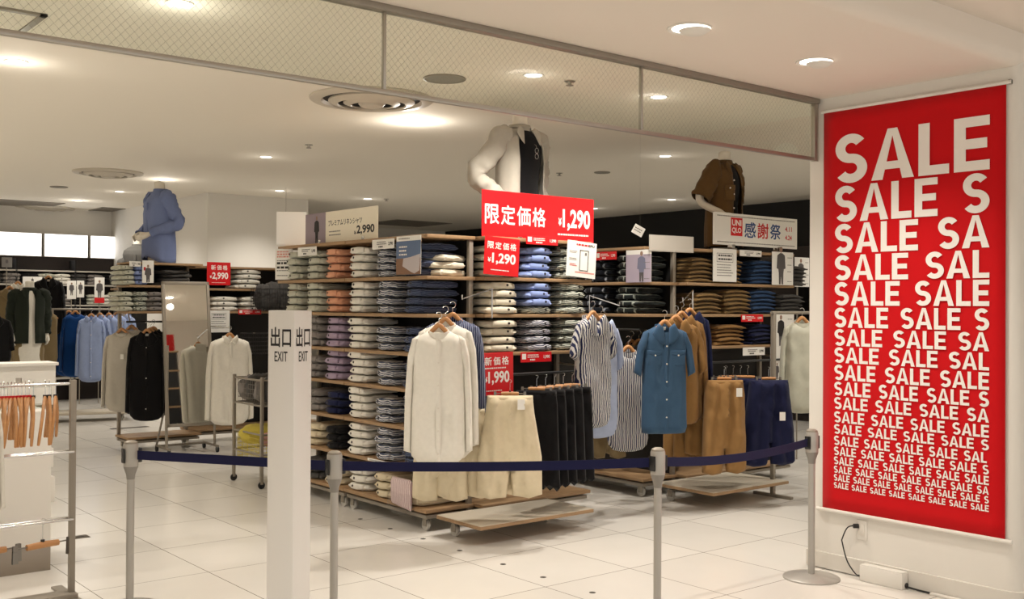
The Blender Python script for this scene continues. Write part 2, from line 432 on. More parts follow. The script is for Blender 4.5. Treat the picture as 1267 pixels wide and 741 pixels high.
for px, py, lb in DL: downlight(px, py, lb, power={660: 1.7, 815: 1.5, 513: 1.5, 222: .9}.get(px, 1), ceil_fill={513: 13, 203: 4, 20: 3, 222: 3, 97: 3}.get(px, .7))
downlight(853, 35, 'larger gimbal downlight in the front soffit', ZS-.001, .085, .8, gim=True)
downlight(1008, 76, 'gimbal downlight in the front soffit nearest the sale banner', ZS-.001, .08, 1.1, gim=True)

# unseen lamps added to brighten ceiling, exit post and banner: shop sides, mall front
for i, (x, y) in enumerate(((-3.5, 6.5), (-1.0, 6.2), (-2.2, 9.5), (1.0, 9.5), (-2.2, 13), (1.4, 13.2), (-.6, 16.5), (-4, 16), (10.5, 6.0), (8.0, 4.7), (-3.8, 12), (-.5, 11.2), (.2, 7.8), (12, 6.2), (2.0, 17.2))):
    downlight(0, 0, f'unseen downlight added in the shop ceiling for brightness, {("first", "second", "third", "fourth", "fifth", "sixth", "seventh", "eighth", "ninth", "tenth", "eleventh", "twelfth", "thirteenth", "fourteenth", "fifteenth")[i]} of fifteen', pos=(x, y), power=1.25)
for i, (x, y) in enumerate(((.3, 2.1), (2.4, .6), (4.2, 1.6), (-1.6, 1.2))):
    downlight(0, 0, f'unseen downlight added in the mall ceiling before the shop front, {("first", "second", "third", "fourth")[i]} of four', z=ZM, pos=(x, y), power=(1.3, .5, .35, .9)[i])
def ring_diffuser(px, py, r, label, z=ZC):
    p = on_z(px, py, z); t = thing('air_diffuser', label, 'air vent', (p[0], p[1], z))
    MB().lathe([(r, 0), (r, -.012), (r*.97, -.022), (r*.82, -.03), (r*.79, -.004)], seg=64).build('outer_ring', plain('diffuser_enamel', srgb(205, 196, 180), .45), t)
    m = MB()
    for a, b, z0, z1 in ((.70, .56, -.030, -.055), (.46, .34, -.040, -.062)):
        m.lathe([(r*a, z0+.012), (r*a, z0), (r*b, z1), (r*b*.97, z1+.012)], seg=64)
    m.lathe([(r*.22, -.045), (r*.18, -.066), (0, -.07)], seg=40)
    m.build('cone', plain('diffuser_enamel', srgb(205, 196, 180), .45), t)
    MB().lathe([(0, -.003), (r*.82, -.002)], seg=40).build('throat', M_DARK, t)
ring_diffuser(460, 122, .49, 'large round ring air diffuser below the glass curtain rail')
ring_diffuser(134, 213, .42, 'smaller round ring air diffuser left of the blue-shirted mannequin')
ring_diffuser(54, 257, .5, 'distant ring air diffuser above the lit white band')
ring_diffuser(545, 289, .6, 'distant ring air diffuser behind the rack beside the red sign')
def disc(px, py, r, label, z=ZC):
    p = on_z(px, py, z); t = thing('ceiling_speaker', label, 'speaker', (p[0], p[1], z), 0, 'ceiling speakers')
    MB().lathe([(r, 0), (r, -.008), (r*.93, -.01), (r*.92, -.004)], seg=40).build('bezel', M_GREYM, t)
    MB().lathe([(0, -.007), (r*.93, -.005)], seg=40).build('grille', plain('speaker_grille', srgb(140, 136, 126), .7), t)
disc(550, 97, .155, 'round grey ceiling speaker seen through the glass curtain')
disc(73, 231, .12, 'small round grey ceiling speaker above the left louvred vent')
disc(745, 213, .1, 'faint round ceiling speaker right of the white-shirted mannequin')
disc(720, 263, .2, 'dark round ceiling disc right of the large red price sign')
def sprinkler(px, py, label):
    p = on_z(px, py, ZC); t = thing('fire_sprinkler', label, 'sprinkler', (p[0], p[1], ZC), 0, 'sprinkler heads')
    MB().lathe([(.04, 0), (.04, -.006), (.015, -.008), (.012, -.03), (0, -.03)], seg=20).build('escutcheon', M_STEEL, t)
    MB().lathe([(0, -.036), (.028, -.036), (.028, -.033), (0, -.033)], seg=20).build('deflector', M_GREYM, t)
sprinkler(382, 179, 'sprinkler head in open ceiling below the big air diffuser')
sprinkler(705, 100, 'sprinkler head seen through the middle glass panel')
sprinkler(692, 214, 'sprinkler head right of the white-shirted mannequin')
sprinkler(478, 246, 'distant sprinkler head above the cream price banner end')
sprinkler(45, 262, 'distant sprinkler head right of the left louvred vent')
def louvre(px0, py0, w, d, label, rz=0):
    p = on_z(px0, py0, ZC); t = thing('louvred_vent', label, 'air vent', (p[0], p[1], ZC), rz)
    m = MB()
    for a in ((-w/2, w/2, -d/2, -d/2+.03), (-w/2, w/2, d/2-.03, d/2), (-w/2, -w/2+.03, -d/2, d/2), (w/2-.03, w/2, -d/2, d/2)): m.box(a[0], a[1], a[2], a[3], -.012, 0)
    m.build('frame', M_GREYM, t, False)
    m = MB(); k = int(d/.05)
    for i in range(1, k): m.box(-w/2+.03, w/2-.03, -d/2+i*d/k-.012, -d/2+i*d/k+.004, -.01, -.002)
    m.build('slats', M_GREYM, t, False); MB().box(-w/2, w/2, -d/2, d/2, -.002, 0).build('backing', M_DARK, t, False)
louvre(22, 251, 1.2, 1.0, 'wide louvred ceiling vent at the left edge')
louvre(140, 262, .9, 1.6, 'louvred ceiling vent left of the blue-shirted mannequin')
louvre(505, 276, 1.3, 1.2, 'square louvred ceiling vent right of the cream price banner')
p = on_z(3, 22, ZC); t = thing('ceiling_hatch', 'square metal-framed ceiling hatch at top left seen through the glass', 'hatch', (p[0]-.12, p[1]+.05, ZC))
m = MB()
for a in ((-.3, .3, -.3, -.26), (-.3, .3, .26, .3), (-.3, -.26, -.3, .3), (.26, .3, -.3, .3)): m.box(*a, -.015, 0)
m.build('frame', M_GREYM, t, False); MB().box(-.26, .26, -.26, .26, -.006, 0).build('cover', M_CEIL, t, False)

# ------------------------------------------------------------------ hanging wired-glass smoke curtain
t = thing('glass_smoke_curtain', 'long wired-glass panel curtain hanging from the ceiling across the shop entrance', 'glass curtain', (0, YG, 2.585))
gx0 = -3.0; gz0, gz1 = 0.0, ZS-2.585
mull = [on_y(475, 60, YG)[0], on_y(793, 120, YG)[0]]; gx1 = XW-.02
MB().box(gx0, gx1, -.028, .028, gz1-.03, gz1, .003).build('top_rail', M_GREYM, t)
MB().box(gx0, gx1, -.012, .012, gz0, gz0+.022, .003).build('bottom_rail', M_STEEL, t)
xs = [gx0]+mull+[gx1]
for x in mull: MB().box(x-.007, x+.007, -.01, .01, gz0, gz1, .002).build('mullion', M_STEEL, t)
MB().box(gx1-.035, gx1, -.016, .016, gz0-.002, gz1, .002).build('mullion', M_STEEL, t)
M_GLASS = clear('wired_glass', (.93, .95, .92, 1)); M_WIRE = plain('embedded_wire', srgb(150, 144, 132), .4, .6)
for a, b in zip(xs, xs[1:]):
    g = MB().box(a+.004, b-.004, -.0034, .0034, gz0+.01, gz1-.01).build('glass_pane', M_GLASS, t, False)
    m = MB(); H = gz1-gz0-.02; st = .034
    x = a-H
    while x < b:
        for sgn in (1, -1):
            p0, p1 = (x, 0), (x+H*.95, H)
            # clip the diagonal to the pane
            lo_ = max(p0[0], a+.006); hi2 = min(p1[0], b-.006)
            if lo_ >= hi2: continue
            z0 = (lo_-p0[0])/.95; z1 = (hi2-p0[0])/.95
            if sgn < 0: z0, z1 = H-z0, H-z1
            q0, q1 = Vector((lo_, 0, gz0+.01+z0)), Vector((hi2, 0, gz0+.01+z1))
            n_ = Vector((-(q1-q0).z, 0, (q1-q0).x)).normalized()*.0004
            vs = [m.bm.verts.new(v) for v in (q0-n_, q1-n_, q1+n_, q0+n_)]; m.bm.faces.new(vs)
        x += st
    m.build('wire_mesh', M_WIRE, g, False)

# ------------------------------------------------------------------ SALE banner
def s_shape(w, h, t):
    """flat-ended S as one outline"""
    def arc(cx, cz, rx, rz, a0, a1, k=22): return [(cx+rx*math.cos(math.radians(a0+(a1-a0)*i/k)), cz+rz*math.sin(math.radians(a0+(a1-a0)*i/k))) for i in range(k+1)]
    hu = h*.5; r1z = (h/2-t/2)/2+.0; cxm = w/2
    top = arc(cxm, h-t/2-r1z, (w-t)/2*.95, r1z, 32, 270); bot = arc(cxm, t/2+r1z, (w-t)/2, r1z, 90, -148)
    line = top+bot[1:]
    L, Rr = [], []
    for i, p in enumerate(line):
        a = line[max(0, i-1)]; b = line[min(len(line)-1, i+1)]
        dx, dz = b[0]-a[0], b[1]-a[1]; n_ = math.hypot(dx, dz); nx, nz = -dz/n_*t/2, dx/n_*t/2
        L.append((p[0]+nx, p[1]+nz)); Rr.append((p[0]-nx, p[1]-nz))
    return [(L[i], L[i+1], Rr[i+1], Rr[i]) for i in range(len(line)-1)]
def glyph(ch, h):
    t = h*.185
    if ch == 'S': return .6*h, s_shape(.6*h, h, t)
    if ch == 'A':
        w = .74*h; c = w/2; k = t*1.08
        x1 = c-k*.42; zb = h*.2; zc = zb+t*.82
        f = lambda z: (c-k*.42)*z/h   # outer left x at z
        return w, [((0, 0), (k, 0), (c, h*.86), (c, h), (c-k*.42, h)), ((w, 0), (c+k*.42, h), (c, h), (c, h*.86), (w-k, 0)),
                   ((f(zb)+k*.7, zb), (w-f(zb)-k*.7, zb), (w-f(zc)-k*.7, zc), (f(zc)+k*.7, zc))]
    if ch == 'L': w = .5*h; return w, [((0, 0), (t, 0), (t, h), (0, h)), ((t, 0), (w, 0), (w, t), (t, t))]
    w = .55*h; zc = h*.5
    return w, [((0, 0), (t, 0), (t, h), (0, h)), ((t, 0), (w, 0), (w, t), (t, t)), ((t, h-t), (w, h-t), (w, h), (t, h)), ((t, zc-t/2), (w*.93, zc-t/2), (w*.93, zc+t/2), (t, zc+t/2))]
# local frame: x runs towards the viewer's right (world -Y), front is world -X
bt = on_x(1021, 140, XW); bb = on_x(1245, 668, XW)
bw, bh = bt[1]-bb[1], bt[2]-.385
t = thing('sale_banner', 'tall red fabric banner printed with white SALE lettering on the white wall', 'banner', (XW-.012, bt[1], .385), -math.pi/2)
m = MB(); nx, nz = 14, 30
V = [[m.bm.verts.new((bw*i/nx, -.004*math.sin(i/nx*math.pi*2.2)*math.sin(j/nz*math.pi), bh*j/nz)) for i in range(nx+1)] for j in range(nz+1)]
for j in range(nz):
    for i in range(nx): m.bm.faces.new((V[j][i], V[j][i+1], V[j+1][i+1], V[j+1][i]))
ob = m.build('cloth', M_REDB, t); so = ob.modifiers.new('thickness', 'SOLIDIFY'); so.thickness = .0015; so.offset = 1
MB().tube([(-.015, -.004, bh+.006), (bw+.03, -.004, bh+.006)], .011, 12).build('top_rod', M_WHITE, t)
MB().tube([(-.04, -.004, -.006), (bw+.04, -.004, -.006)], .012, 12).build('bottom_rod', M_WHITE, t)
MB().box(bw+.012, bw+.03, -.008, .012, bh-.006, bh+.02, .003).build('wall_hook', M_GREYM, t)
ROWS = [('SALE', 168, 228), ('SALE S', 231, 275.3), ('SALE SA', 277.5, 313.6), ('SALE SAL', 316, 347), ('SALE SALE', 349, 378), ('SALE SALE S', 380.5, 405), ('SALE SALE SA', 407, 427.6),
        ('SALE SALE SAL', 429.5, 448.7), ('SALE SALE SALE', 451, 470), ('SALE SALE SALE S', 472, 489), ('SALE SALE SALE SA', 491, 506), ('SALE SALE SALE SALE', 508.7, 522.5),
        ('SALE SALE SALE SALE S', 524.5, 536.6), ('SALE SALE SALE SALE SAL', 539, 550.6), ('SALE SALE SALE SALE SALE S', 552.4, 563), ('SALE SALE SALE SALE SALE SALE', 564.7, 574.5),
        ('SALE SALE SALE SALE SALE SALE SA', 576.2, 585), ('SALE SALE SALE SALE SALE SALE SALE S', 586.6, 594.8), ('SALE SALE SALE SALE SALE SALE SALE SALE', 596.6, 603.8)]
yL = on_x(1034.5, 400, XW)[1]; yR = on_x(1226, 400, XW)[1]
for row, y0, y1 in ROWS:
    z1 = on_x(1040, y0, XW)[2]; z0 = on_x(1040, y1, XW)[2]; h = z1-z0
    wl = bt[1]-yL; tot = yL-yR-(.012 if row.endswith('SAL') and len(row) > 20 else 0)
    gl = [(c, *glyph(c, h)) if c != ' ' else (' ', 0, []) for c in row]
    k = {'SALE': .075}.get(row, .075)*h; sp = .42*h
    nat = sum(g[1] for g in gl)+k*(len(row)-1)+sp*row.count(' ')
    # horizontal fit, shared by letters and gaps
    s_ = tot/nat; m = MB(); x = wl
    for c, w, polys in gl+[(' ', 0, [])]:
        if c == ' ': m.build('lettering', M_INKW, t, False); m = MB(); x += (sp+k)*s_; continue
        for k_, P in enumerate(polys): m.prism([(x+a*s_, z0-.385+b) for a, b in P], -.0062, -.0066-(.0003 if c == 'A' and k_ == 2 else 0))
        x += (w+k)*s_

# ------------------------------------------------------------------ outlet, cord, power box on the banner wall
p = on_x(1067, 655.5, XW)
t = thing('wall_outlet', 'white wall outlet with black plug below the sale banner', 'outlet', (XW, p[1], p[2]-.06), -math.pi/2)
MB().box(-.036, .036, -.008, 0, 0, .12, .003).build('plate', M_WHITE, t)
MB().box(-.02, .02, -.011, -.006, .025, .095, .002).build('socket', plain('ivory', srgb(225, 220, 210), .4), t)
q = on_x(1050, 690, XW-.06); r0 = on_x(1064, 712, XW-.05)
t2 = thing('power_cable', 'black power cord drooping from the wall outlet to the white box', 'cord', (p[0], p[1], 0))
pa = [(-.012, .035, p[2]+.022), (-.05, .07, p[2]+.01), (-.06, .1, p[2]-.06), (-.06, .1, .2), (-.07, .06, .1), (-.075, .0, .035), (-.075, -.03, .03)]
def spline(P, k=6):
    P = [np.array(a, float) for a in P]; out = []
    for i in range(len(P)-1):
        a = P[max(i-1, 0)]; b = P[i]; c = P[i+1]; d = P[min(i+2, len(P)-1)]
        for j in range(k):
            u = j/k; out.append(.5*((2*b)+(-a+c)*u+(2*a-5*b+4*c-d)*u*u+(-a+3*b-3*c+d)*u**3))
    return [tuple(v) for v in out]+[tuple(P[-1])]
MB().tube(spline(pa), .004, 8).build('cable', M_BLACK, t2)
MB().tube([(-.011, .02, p[2]+.022), (-.035, .04, p[2]+.022)], .014, 10).build('plug', M_BLACK, t2)
a = on_z(1121, 729, 0); b = on_z(1066, 717.5, 0)
t = thing('power_box', 'long white plastic power box on the floor below the sale banner', 'box', (XW-.085, a[1], 0))
L = b[1]-a[1]
MB().box(0, .068, 0, L, 0, .095, .006).build('case', M_WHITE, t)
MB().box(.004, .064, .003, L-.003, .095, .1, .002).build('lid', M_WHITE, t)
MB().tube([(.045, -.006, .022), (.045, .01, .022)], .016, 10).build('cable_gland', M_BLACK, t)
t = thing('floor_conduit', 'thin white cable conduit along the floor right of the power box', 'conduit', (XW-.05, a[1]-.03, 0))
MB().box(.0, .03, -1.0, -.12, 0, .014, .004).build('cover', M_WHITE, t)
MB().tube([(.01, .035, .015), (.012, -.05, .01), (.015, -.13, .008)], .006, 8).build('cable', M_BLACK, t)

# ------------------------------------------------------------------ belt stanchions
posts = [(2.016, 5.734), (2.691, 4.714), (4.105, 3.802), (5.49, 3.815)]
names = ['silver belt stanchion nearest the left clothes rack', 'silver belt stanchion right of the white exit post', 'silver belt stanchion in front of the gap between the racks', 'silver belt stanchion with round base beside the sale banner wall']
proto = None
for (x, y), lb in zip(posts, names):
    if proto is None:
        t = proto = thing('belt_stanchion', lb, 'stanchion', (x, y, 0), 0, 'belt stanchions')
        MB().lathe([(0, 0), (.17, 0), (.17, .008), (.16, .014), (.05, .026), (.035, .03), (0, .03)], seg=48).build('base', M_SILVER, t)
        MB().lathe([(0, .028), (.0205, .028), (.0205, .745), (.0, .745)], seg=24).build('pole', M_SILVER, t)
        MB().lathe([(.0, .70), (.0215, .70), (.024, .725), (.037, .762), (.039, .77), (0, .77)], seg=28).build('collar', plain('grey_collar', srgb(140, 136, 130), .45, .2), t)
        MB().lathe([(0, .768), (.038, .768), (.039, .775), (.039, .885), (.0365, .893), (0, .893)], seg=32).build('head', M_SILVER, t)
        MB().lathe([(.036, .892), (.034, .902), (.02, .91), (0, .912)], seg=28).build('cap', M_GREYM, t)
        for s_ in (-1, 1):
            MB().box(s_*.036-.007, s_*.036+.012*s_+.007, -.02, .02, .79, .868, .003).build('belt_slot', M_BLACK, t)
    else: copy_tree(proto, (x, y, 0), 0, lb, 'belt stanchions')
for i, (sag, lb) in enumerate([(.0, 'navy retractable belt passing behind the white exit post'), (.012, 'navy retractable belt across the middle in front of the main rack'), (.035, 'navy retractable belt at right reaching the wall stanchion')]):
    a = Vector((*posts[i], 0)); b = Vector((*posts[i+1], 0)); d = (b-a).normalized(); nrm = Vector((-d.y, d.x, 0))
    t = thing('barrier_belt', lb, 'barrier belt', (a.x, a.y, 0), 0, 'belts between stanchions')
    P0, P1 = d*.042, (b-a)-d*.042; m = MB(); k = 24; rows = []
    for j in range(k+1):
        u = j/k; c = P0.lerp(P1, u); z = .832-sag*4*u*(1-u)
        rows.append([m.bm.verts.new((c.x+nrm.x*w, c.y+nrm.y*w, z+dz)) for w, dz in ((-.0011, -.0245), (-.0011, .0245), (.0011, .0245), (.0011, -.0245))])
    for A, Bq in zip(rows, rows[1:]):
        for q in range(4): m.bm.faces.new((A[q], Bq[q], Bq[(q+1) % 4], A[(q+1) % 4]))
    m.bm.faces.new(rows[0]); m.bm.faces.new(rows[-1][::-1]); m.build('webbing', M_NAVYB, t, True)
    MB().box(-.006, .006, -.006, .006, .8, .865, .002, Matrix.Translation((P1.x, P1.y, 0))@Matrix.Rotation(math.atan2(d.y, d.x), 4, 'Z')).build('end_clip', M_BLACK, t)

# ------------------------------------------------------------------ exit post
pe = at(358, 384, 4.45); side = .131
va = math.atan2(pe[0], pe[1])          # bearing of the post
rz = -(va)-math.radians(35)
t = thing('exit_sign_post', 'white square exit sign post standing behind the belt line', 'sign post', (pe[0]+.02, pe[1]+.03, 0), rz)
Hp = on_plane(358, 384, pe, 0)[2]; h2 = side/2
MB().box(-h2, h2, -h2, h2, 0, Hp, .003).build('post', plain('white_laminate', srgb(236, 233, 228), .4), t)
# the two faces towards the viewer: local -x and local -y
for fi in range(2):
    o1 = put_text(t, '出口', -side*.39, Hp-.155, side*.78, .085, -h2-.0012, M_INKK, .012)
    o2 = put_text(t, 'EXIT', -side*.24, Hp-.215, side*.5, .042, -h2-.0012, M_INKK, .008)
    if fi:
        for o in (o1, o2): o.rotation_euler = (0, 0, math.pi/2)

# ------------------------------------------------------------------ cloth colours
C_ = {
 'white': fabric('white_cotton', srgb(238, 234, 223)), 'off-white': fabric('off_white_linen', srgb(226, 218, 198)),
 'sage': fabric('pale_sage_cotton', srgb(196, 196, 180)), 'peach': fabric('peach_cotton', srgb(224, 164, 132)),
 'lavender': fabric('lavender_cotton', srgb(168, 150, 172)), 'grey': fabric('warm_grey_cotton', srgb(138, 132, 128)),
 'navy': fabric('navy_cotton', srgb(26, 32, 66)), 'black': fabric('black_cotton', srgb(17, 16, 18)), 'cream': fabric('cream_cotton', srgb(222, 208, 178)),
 'blue': fabric('sky_blue_oxford', srgb(140, 158, 208)),
 'blue-striped': fabric('blue_striped_cotton', srgb(72, 80, 104), stripe=(srgb(206, 206, 206), 2, 62, .5)),
 'slate': fabric('slate_striped_cotton', srgb(52, 62, 88), stripe=(srgb(98, 108, 134), 2, 70, .3)),
 'green-striped': fabric('green_grey_striped_cotton', srgb(70, 76, 70), stripe=(srgb(200, 202, 188), 2, 64, .55)),
 'navy-striped': fabric('navy_striped_cotton', srgb(50, 52, 76), stripe=(srgb(206, 206, 210), 2, 66, .5)),
 'plaid': fabric('dark_green_plaid', srgb(26, 32, 32), plaid=(srgb(150, 156, 148), 11)),
 'plaid-blue': fabric('dark_blue_plaid', srgb(24, 28, 36), plaid=(srgb(150, 156, 164), 9)),
 'tan': fabric('tan_twill', srgb(142, 106, 62)), 'olive': fabric('olive_tan_twill', srgb(126, 100, 62)), 'denim': fabric('blue_denim', srgb(44, 70, 106)),
 'dark grey': fabric('dark_grey_twill', srgb(74, 72, 70)), 'pink': fabric('pink_striped_cotton', srgb(196, 168, 170), stripe=(srgb(226, 212, 208), 0, 60, .4)),
 'yellow': fabric('yellow_cotton', srgb(208, 190, 84)), 'dusty pink': fabric('dusty_pink_cotton', srgb(196, 150, 140)),
}
M_DOT = plain('dark_button', srgb(40, 36, 36), .4)

# ------------------------------------------------------------------ folded shirts and trousers
def folded_mesh(seed, w=.27, d=.36, h=.062):
    m = MB(); nx, ny, nz = 12, 12, 5
    def pt(u, v, k):
        # u,v in -1..1 on the plan, k in -1..1 in height: a pillow with fold grooves in its side
        r = max(abs(u), abs(v))
        thin = 1-.16*r**6
        z = h/2+k*h/2*thin*(1-.10*u*u-.10*(v > 0)*v*v)-.05*h*u*u*(k > -.9)
        out = 1-.10*abs(k)**3
        s = 1+.05*noise.noise(Vector((u*2, v*2, seed)))
        gro = (1+.05*math.cos(k*math.pi*2.2+noise.noise(Vector((u*2+seed, v*2, k)))*2.5)) if r > .98 else 1
        x = u*w/2*out*gro*s; y = v*d/2*out*gro*s
        cr = .82+.18*min(1, 2-abs(u)-abs(v)+.65)
        x *= cr; y = y*cr+.010
        z += .007*noise.noise(Vector((u*2.2, v*2.2, seed+3)))-.003*(1 if k > -.9 else .2)+.004*noise.noise(Vector((u*5, v*5, seed+k)))*(k > -.9)
        return (x, y, max(z, 0.0))
    b = bmesh.new(); bmesh.ops.create_cube(b, size=2)
    g = {}
    b.free(); b = m.bm
    def vert(i, j, k):
        q = (i, j, k)
        if q not in g: g[q] = b.verts.new(pt(-1+2*i/nx, -1+2*j/ny, -1+2*k/nz))
        return g[q]
    for i in range(nx):
        for j in range(ny):
            b.faces.new((vert(i, j, nz), vert(i+1, j, nz), vert(i+1, j+1, nz), vert(i, j+1, nz)))
            b.faces.new((vert(i, j, 0), vert(i, j+1, 0), vert(i+1, j+1, 0), vert(i+1, j, 0)))
    for k in range(nz):
        for i in range(nx):
            b.faces.new((vert(i, 0, k), vert(i+1, 0, k), vert(i+1, 0, k+1), vert(i, 0, k+1)))
            b.faces.new((vert(i+1, ny, k), vert(i, ny, k), vert(i, ny, k+1), vert(i+1, ny, k+1)))
        for j in range(ny):
            b.faces.new((vert(nx, j, k), vert(nx, j+1, k), vert(nx, j+1, k+1), vert(nx, j, k+1)))
            b.faces.new((vert(0, j+1, k), vert(0, j, k), vert(0, j, k+1), vert(0, j+1, k+1)))
    return m
def collar_mesh(seed, w=.27, d=.36, h=.062):
    m = MB(); n = 14; rows = []
    for i in range(n+1):
        u = -1+2*i/n; x = u*w*.32
        y = -d/2*.97+.004+.012*u*u+.003*noise.noise(Vector((u*3, seed, 0)))
        lift = .004*noise.noise(Vector((u*2, seed, 4)))
        zb, zt = h*.12+.005*u*u, h*.92-.006*u*u+lift
        o_ = .030-.008*u*u
        rows.append([m.bm.verts.new(v) for v in ((x, y+.02, zb), (x, y-o_*.75, zb+.001), (x, y-o_, zb+.008), (x, y-o_*.92, zt-.004), (x, y-o_*.6, zt), (x, y+.03, zt+.002))])
    for A, B in zip(rows, rows[1:]):
        for q in range(5): m.bm.faces.new((A[q], B[q], B[q+1], A[q+1]))
        m.bm.faces.new((A[5], B[5], B[0], A[0]))
    m.bm.faces.new(rows[0]); m.bm.faces.new(rows[-1][::-1]); bmesh.ops.recalc_face_normals(m.bm, faces=m.bm.faces)
    return m
FM = {}
def shirt_proto(col, v):
    if (col, v) in FM: return FM[(col, v)]
    FM[(col, v)] = (folded_mesh(v*3.7+len(col)).mesh('folded_shirt', C_[col], True, 60), collar_mesh(v*2.1).mesh('collar', C_[col], True, 70),
                    MB().lathe([(0, .0), (.0095, .0), (.0095, .003), (0, .004)], seg=10, mat=Matrix.Translation((-.03, -.1985, .036))@Matrix.Rotation(math.pi/2, 4, 'X')).mesh('collar_button', M_DOT, True))
    return FM[(col, v)]
def folded_shirt(col, loc, rz, sz, label, group, collar=True):
    a, b, c = shirt_proto(col, random.randint(0, 2))
    o = bpy.data.objects.new('folded_shirt', a); COL.objects.link(o); o.location = loc; o.rotation_euler = (0, 0, rz); o.scale = sz
    tag(o, label, 'folded shirt', group)
    if collar:
        k = bpy.data.objects.new('collar', b); COL.objects.link(k); k.parent = o
        q = bpy.data.objects.new('collar_button', c); COL.objects.link(q); q.parent = k
    return o
def trousers_mesh(seed, w=.34, d=.34, h=.036):
    m = MB(); nx, ny = 14, 10; g = {}
    def pt(i, j, s):
        u, v = -1+2*i/nx, -1+2*j/ny
        x = u*w/2*(1+.02*noise.noise(Vector((v*3, seed, 1)))); y = v*d/2*(1+.03*noise.noise(Vector((u*3, seed, 2))))
        droop = .016*(u*u) 
        e = max(abs(u), abs(v)); th = h/2*math.sqrt(max(0, 1-max(0, (e-.8)/.2)**2*.92))
        z = h/2+.008-droop+s*th+.003*noise.noise(Vector((u*3, v*3, seed+s)))
        return (x, y, z)
    def vert(i, j, s):
        q = (i, j, s)
        if q not in g: g[q] = m.bm.verts.new(pt(i, j, s))
        return g[q]
    for i in range(nx):
        for j in range(ny):
            m.bm.faces.new((vert(i, j, 1), vert(i+1, j, 1), vert(i+1, j+1, 1), vert(i, j+1, 1)))
            m.bm.faces.new((vert(i, j, -1), vert(i, j+1, -1), vert(i+1, j+1, -1), vert(i+1, j, -1)))
    for i in range(nx):
        m.bm.faces.new((vert(i, 0, -1), vert(i+1, 0, -1), vert(i+1, 0, 1), vert(i, 0, 1))); m.bm.faces.new((vert(i+1, ny, -1), vert(i, ny, -1), vert(i, ny, 1), vert(i+1, ny, 1)))
    for j in range(ny):
        m.bm.faces.new((vert(nx, j, -1), vert(nx, j+1, -1), vert(nx, j+1, 1), vert(nx, j, 1))); m.bm.faces.new((vert(0, j+1, -1), vert(0, j, -1), vert(0, j, 1), vert(0, j+1, 1)))
    return m
def folded_trousers(col, loc, rz, sz, label, group):
    k = ('t', col, random.randint(0, 2))
    if k not in FM:
        FM[k] = (trousers_mesh(k[2]*5.1).mesh('folded_trousers', C_[col], True, 70),
                 MB().tube(spline([(-.15, -.168, .012), (-.08, -.174, .019), (0, -.175, .022), (.08, -.174, .019), (.15, -.168, .012)], 4), .0075, 6).mesh('fold_edge', C_[col], True))
    o = bpy.data.objects.new('folded_trousers', FM[k][0]); COL.objects.link(o); o.location = loc; o.rotation_euler = (0, 0, rz); o.scale = sz
    e = bpy.data.objects.new('fold_edge', FM[k][1]); COL.objects.link(e); e.parent = o
    return tag(o, label, 'folded trousers', group)
ORD = ['lowest', 'second from bottom', 'third from bottom', 'fourth from bottom', 'fifth from bottom', 'sixth from bottom', 'seventh from bottom']
def stack(kind, col, n, x, y, z, rz, where, group, pitch=None, sx=1., sy=1., name=None, mix=None, messy=1., zs=1.):
    nm = name or col+' folded '+('shirt' if kind == 's' else 'trousers')
    base = .062 if kind == 's' else .036
    for i in range(n):
        c = (mix or {}).get(i, col)
        nn = nm if c == col else c+' folded '+('shirt' if kind == 's' else 'trousers')
        o_ = 'topmost' if i == n-1 else ORD[i]
        lb = f'{nn}, {o_}, {where}'
        r = rz+math.radians(random.uniform(-5, 5))*messy
        p = (x+random.uniform(-.010, .010)*messy, y+random.uniform(-.012, .012)*messy, z+i*(pitch or base*zs))
        s = (sx*random.uniform(.96, 1.03), sy*random.uniform(.97, 1.02), ((pitch or base*zs)/base)*random.uniform(.96, 1.0))
        (folded_shirt if kind == 's' else folded_trousers)(c, p, r, s, lb, group)

# ------------------------------------------------------------------ shelving racks
def caster(parent, x, y, mat=None):
    m = MB(); m.box(x-.022, x+.022, y-.018, y+.018, .085, .098, .003); m.box(x-.022, x-.016, y-.02, y+.03, .035, .09, .002); m.box(x+.016, x+.022, y-.02, y+.03, .035, .09, .002)
    c = m.build('caster', M_GREYM, parent)
    MB().lathe([(0, -.013), (.03, -.013), (.042, -.009), (.042, .009), (.03, .013), (0, .013)], seg=24, mat=Matrix.Translation((x, y+.012, .042))@Matrix.Rotation(math.pi/2, 4, 'Y')).build('wheel', mat or plain('grey_rubber', srgb(190, 186, 178), .5), c)
def bay(name, label, x0, x1, y0, y1, levels, top, grain, back=0., feet=True, base=.15, th=.026, casters=(), skip_base=False, toplip=.0):
    """shelf unit with its root at (x0,y0); levels are the top faces of its boards"""
    t = thing(name, label, 'shelving rack', (x0, y0, 0))
    w, d = x1-x0, y1-y0; mt = M_WOODY if grain == 'y' else M_WOOD
    for z in levels: MB().box(0, w, 0, d, z-th, z, .003).build('shelf', mt, t)
    MB().box(0, w, 0, d, top-th, top, .003).build('top_board', mt, t)
    for ax, ay in ((.03, .03), (w-.03, .03), (.03, d-.03), (w-.03, d-.03)):
        if grain == 'y' and ax < w/2: continue
        if grain == 'x' and ay < d/2: continue
        MB().box(ax-.018, ax+.018, ay-.018, ay+.018, base-.05, top-th, .002).build('upright', M_GREYM, t)
    if grain == 'y': MB().box(w-.012, w-.002, .03, d-.03, base, top-th).build('back_panel', M_DARK, t, False)
    else: MB().box(.03, w-.03, d-.012, d-.002, max(base, back), top-th).build('back_panel', M_DARK, t, False)
    MB().box(.02, w-.02, .02, d-.02, base-.055, base-th-.002, .002).build('base_frame', M_GREYM, t)
    for cx_, cy_ in casters: caster(t, cx_, cy_)
    return t
LV = [.165, .455, .745, 1.03, 1.30, 1.59, 1.87]; TOP = 2.175
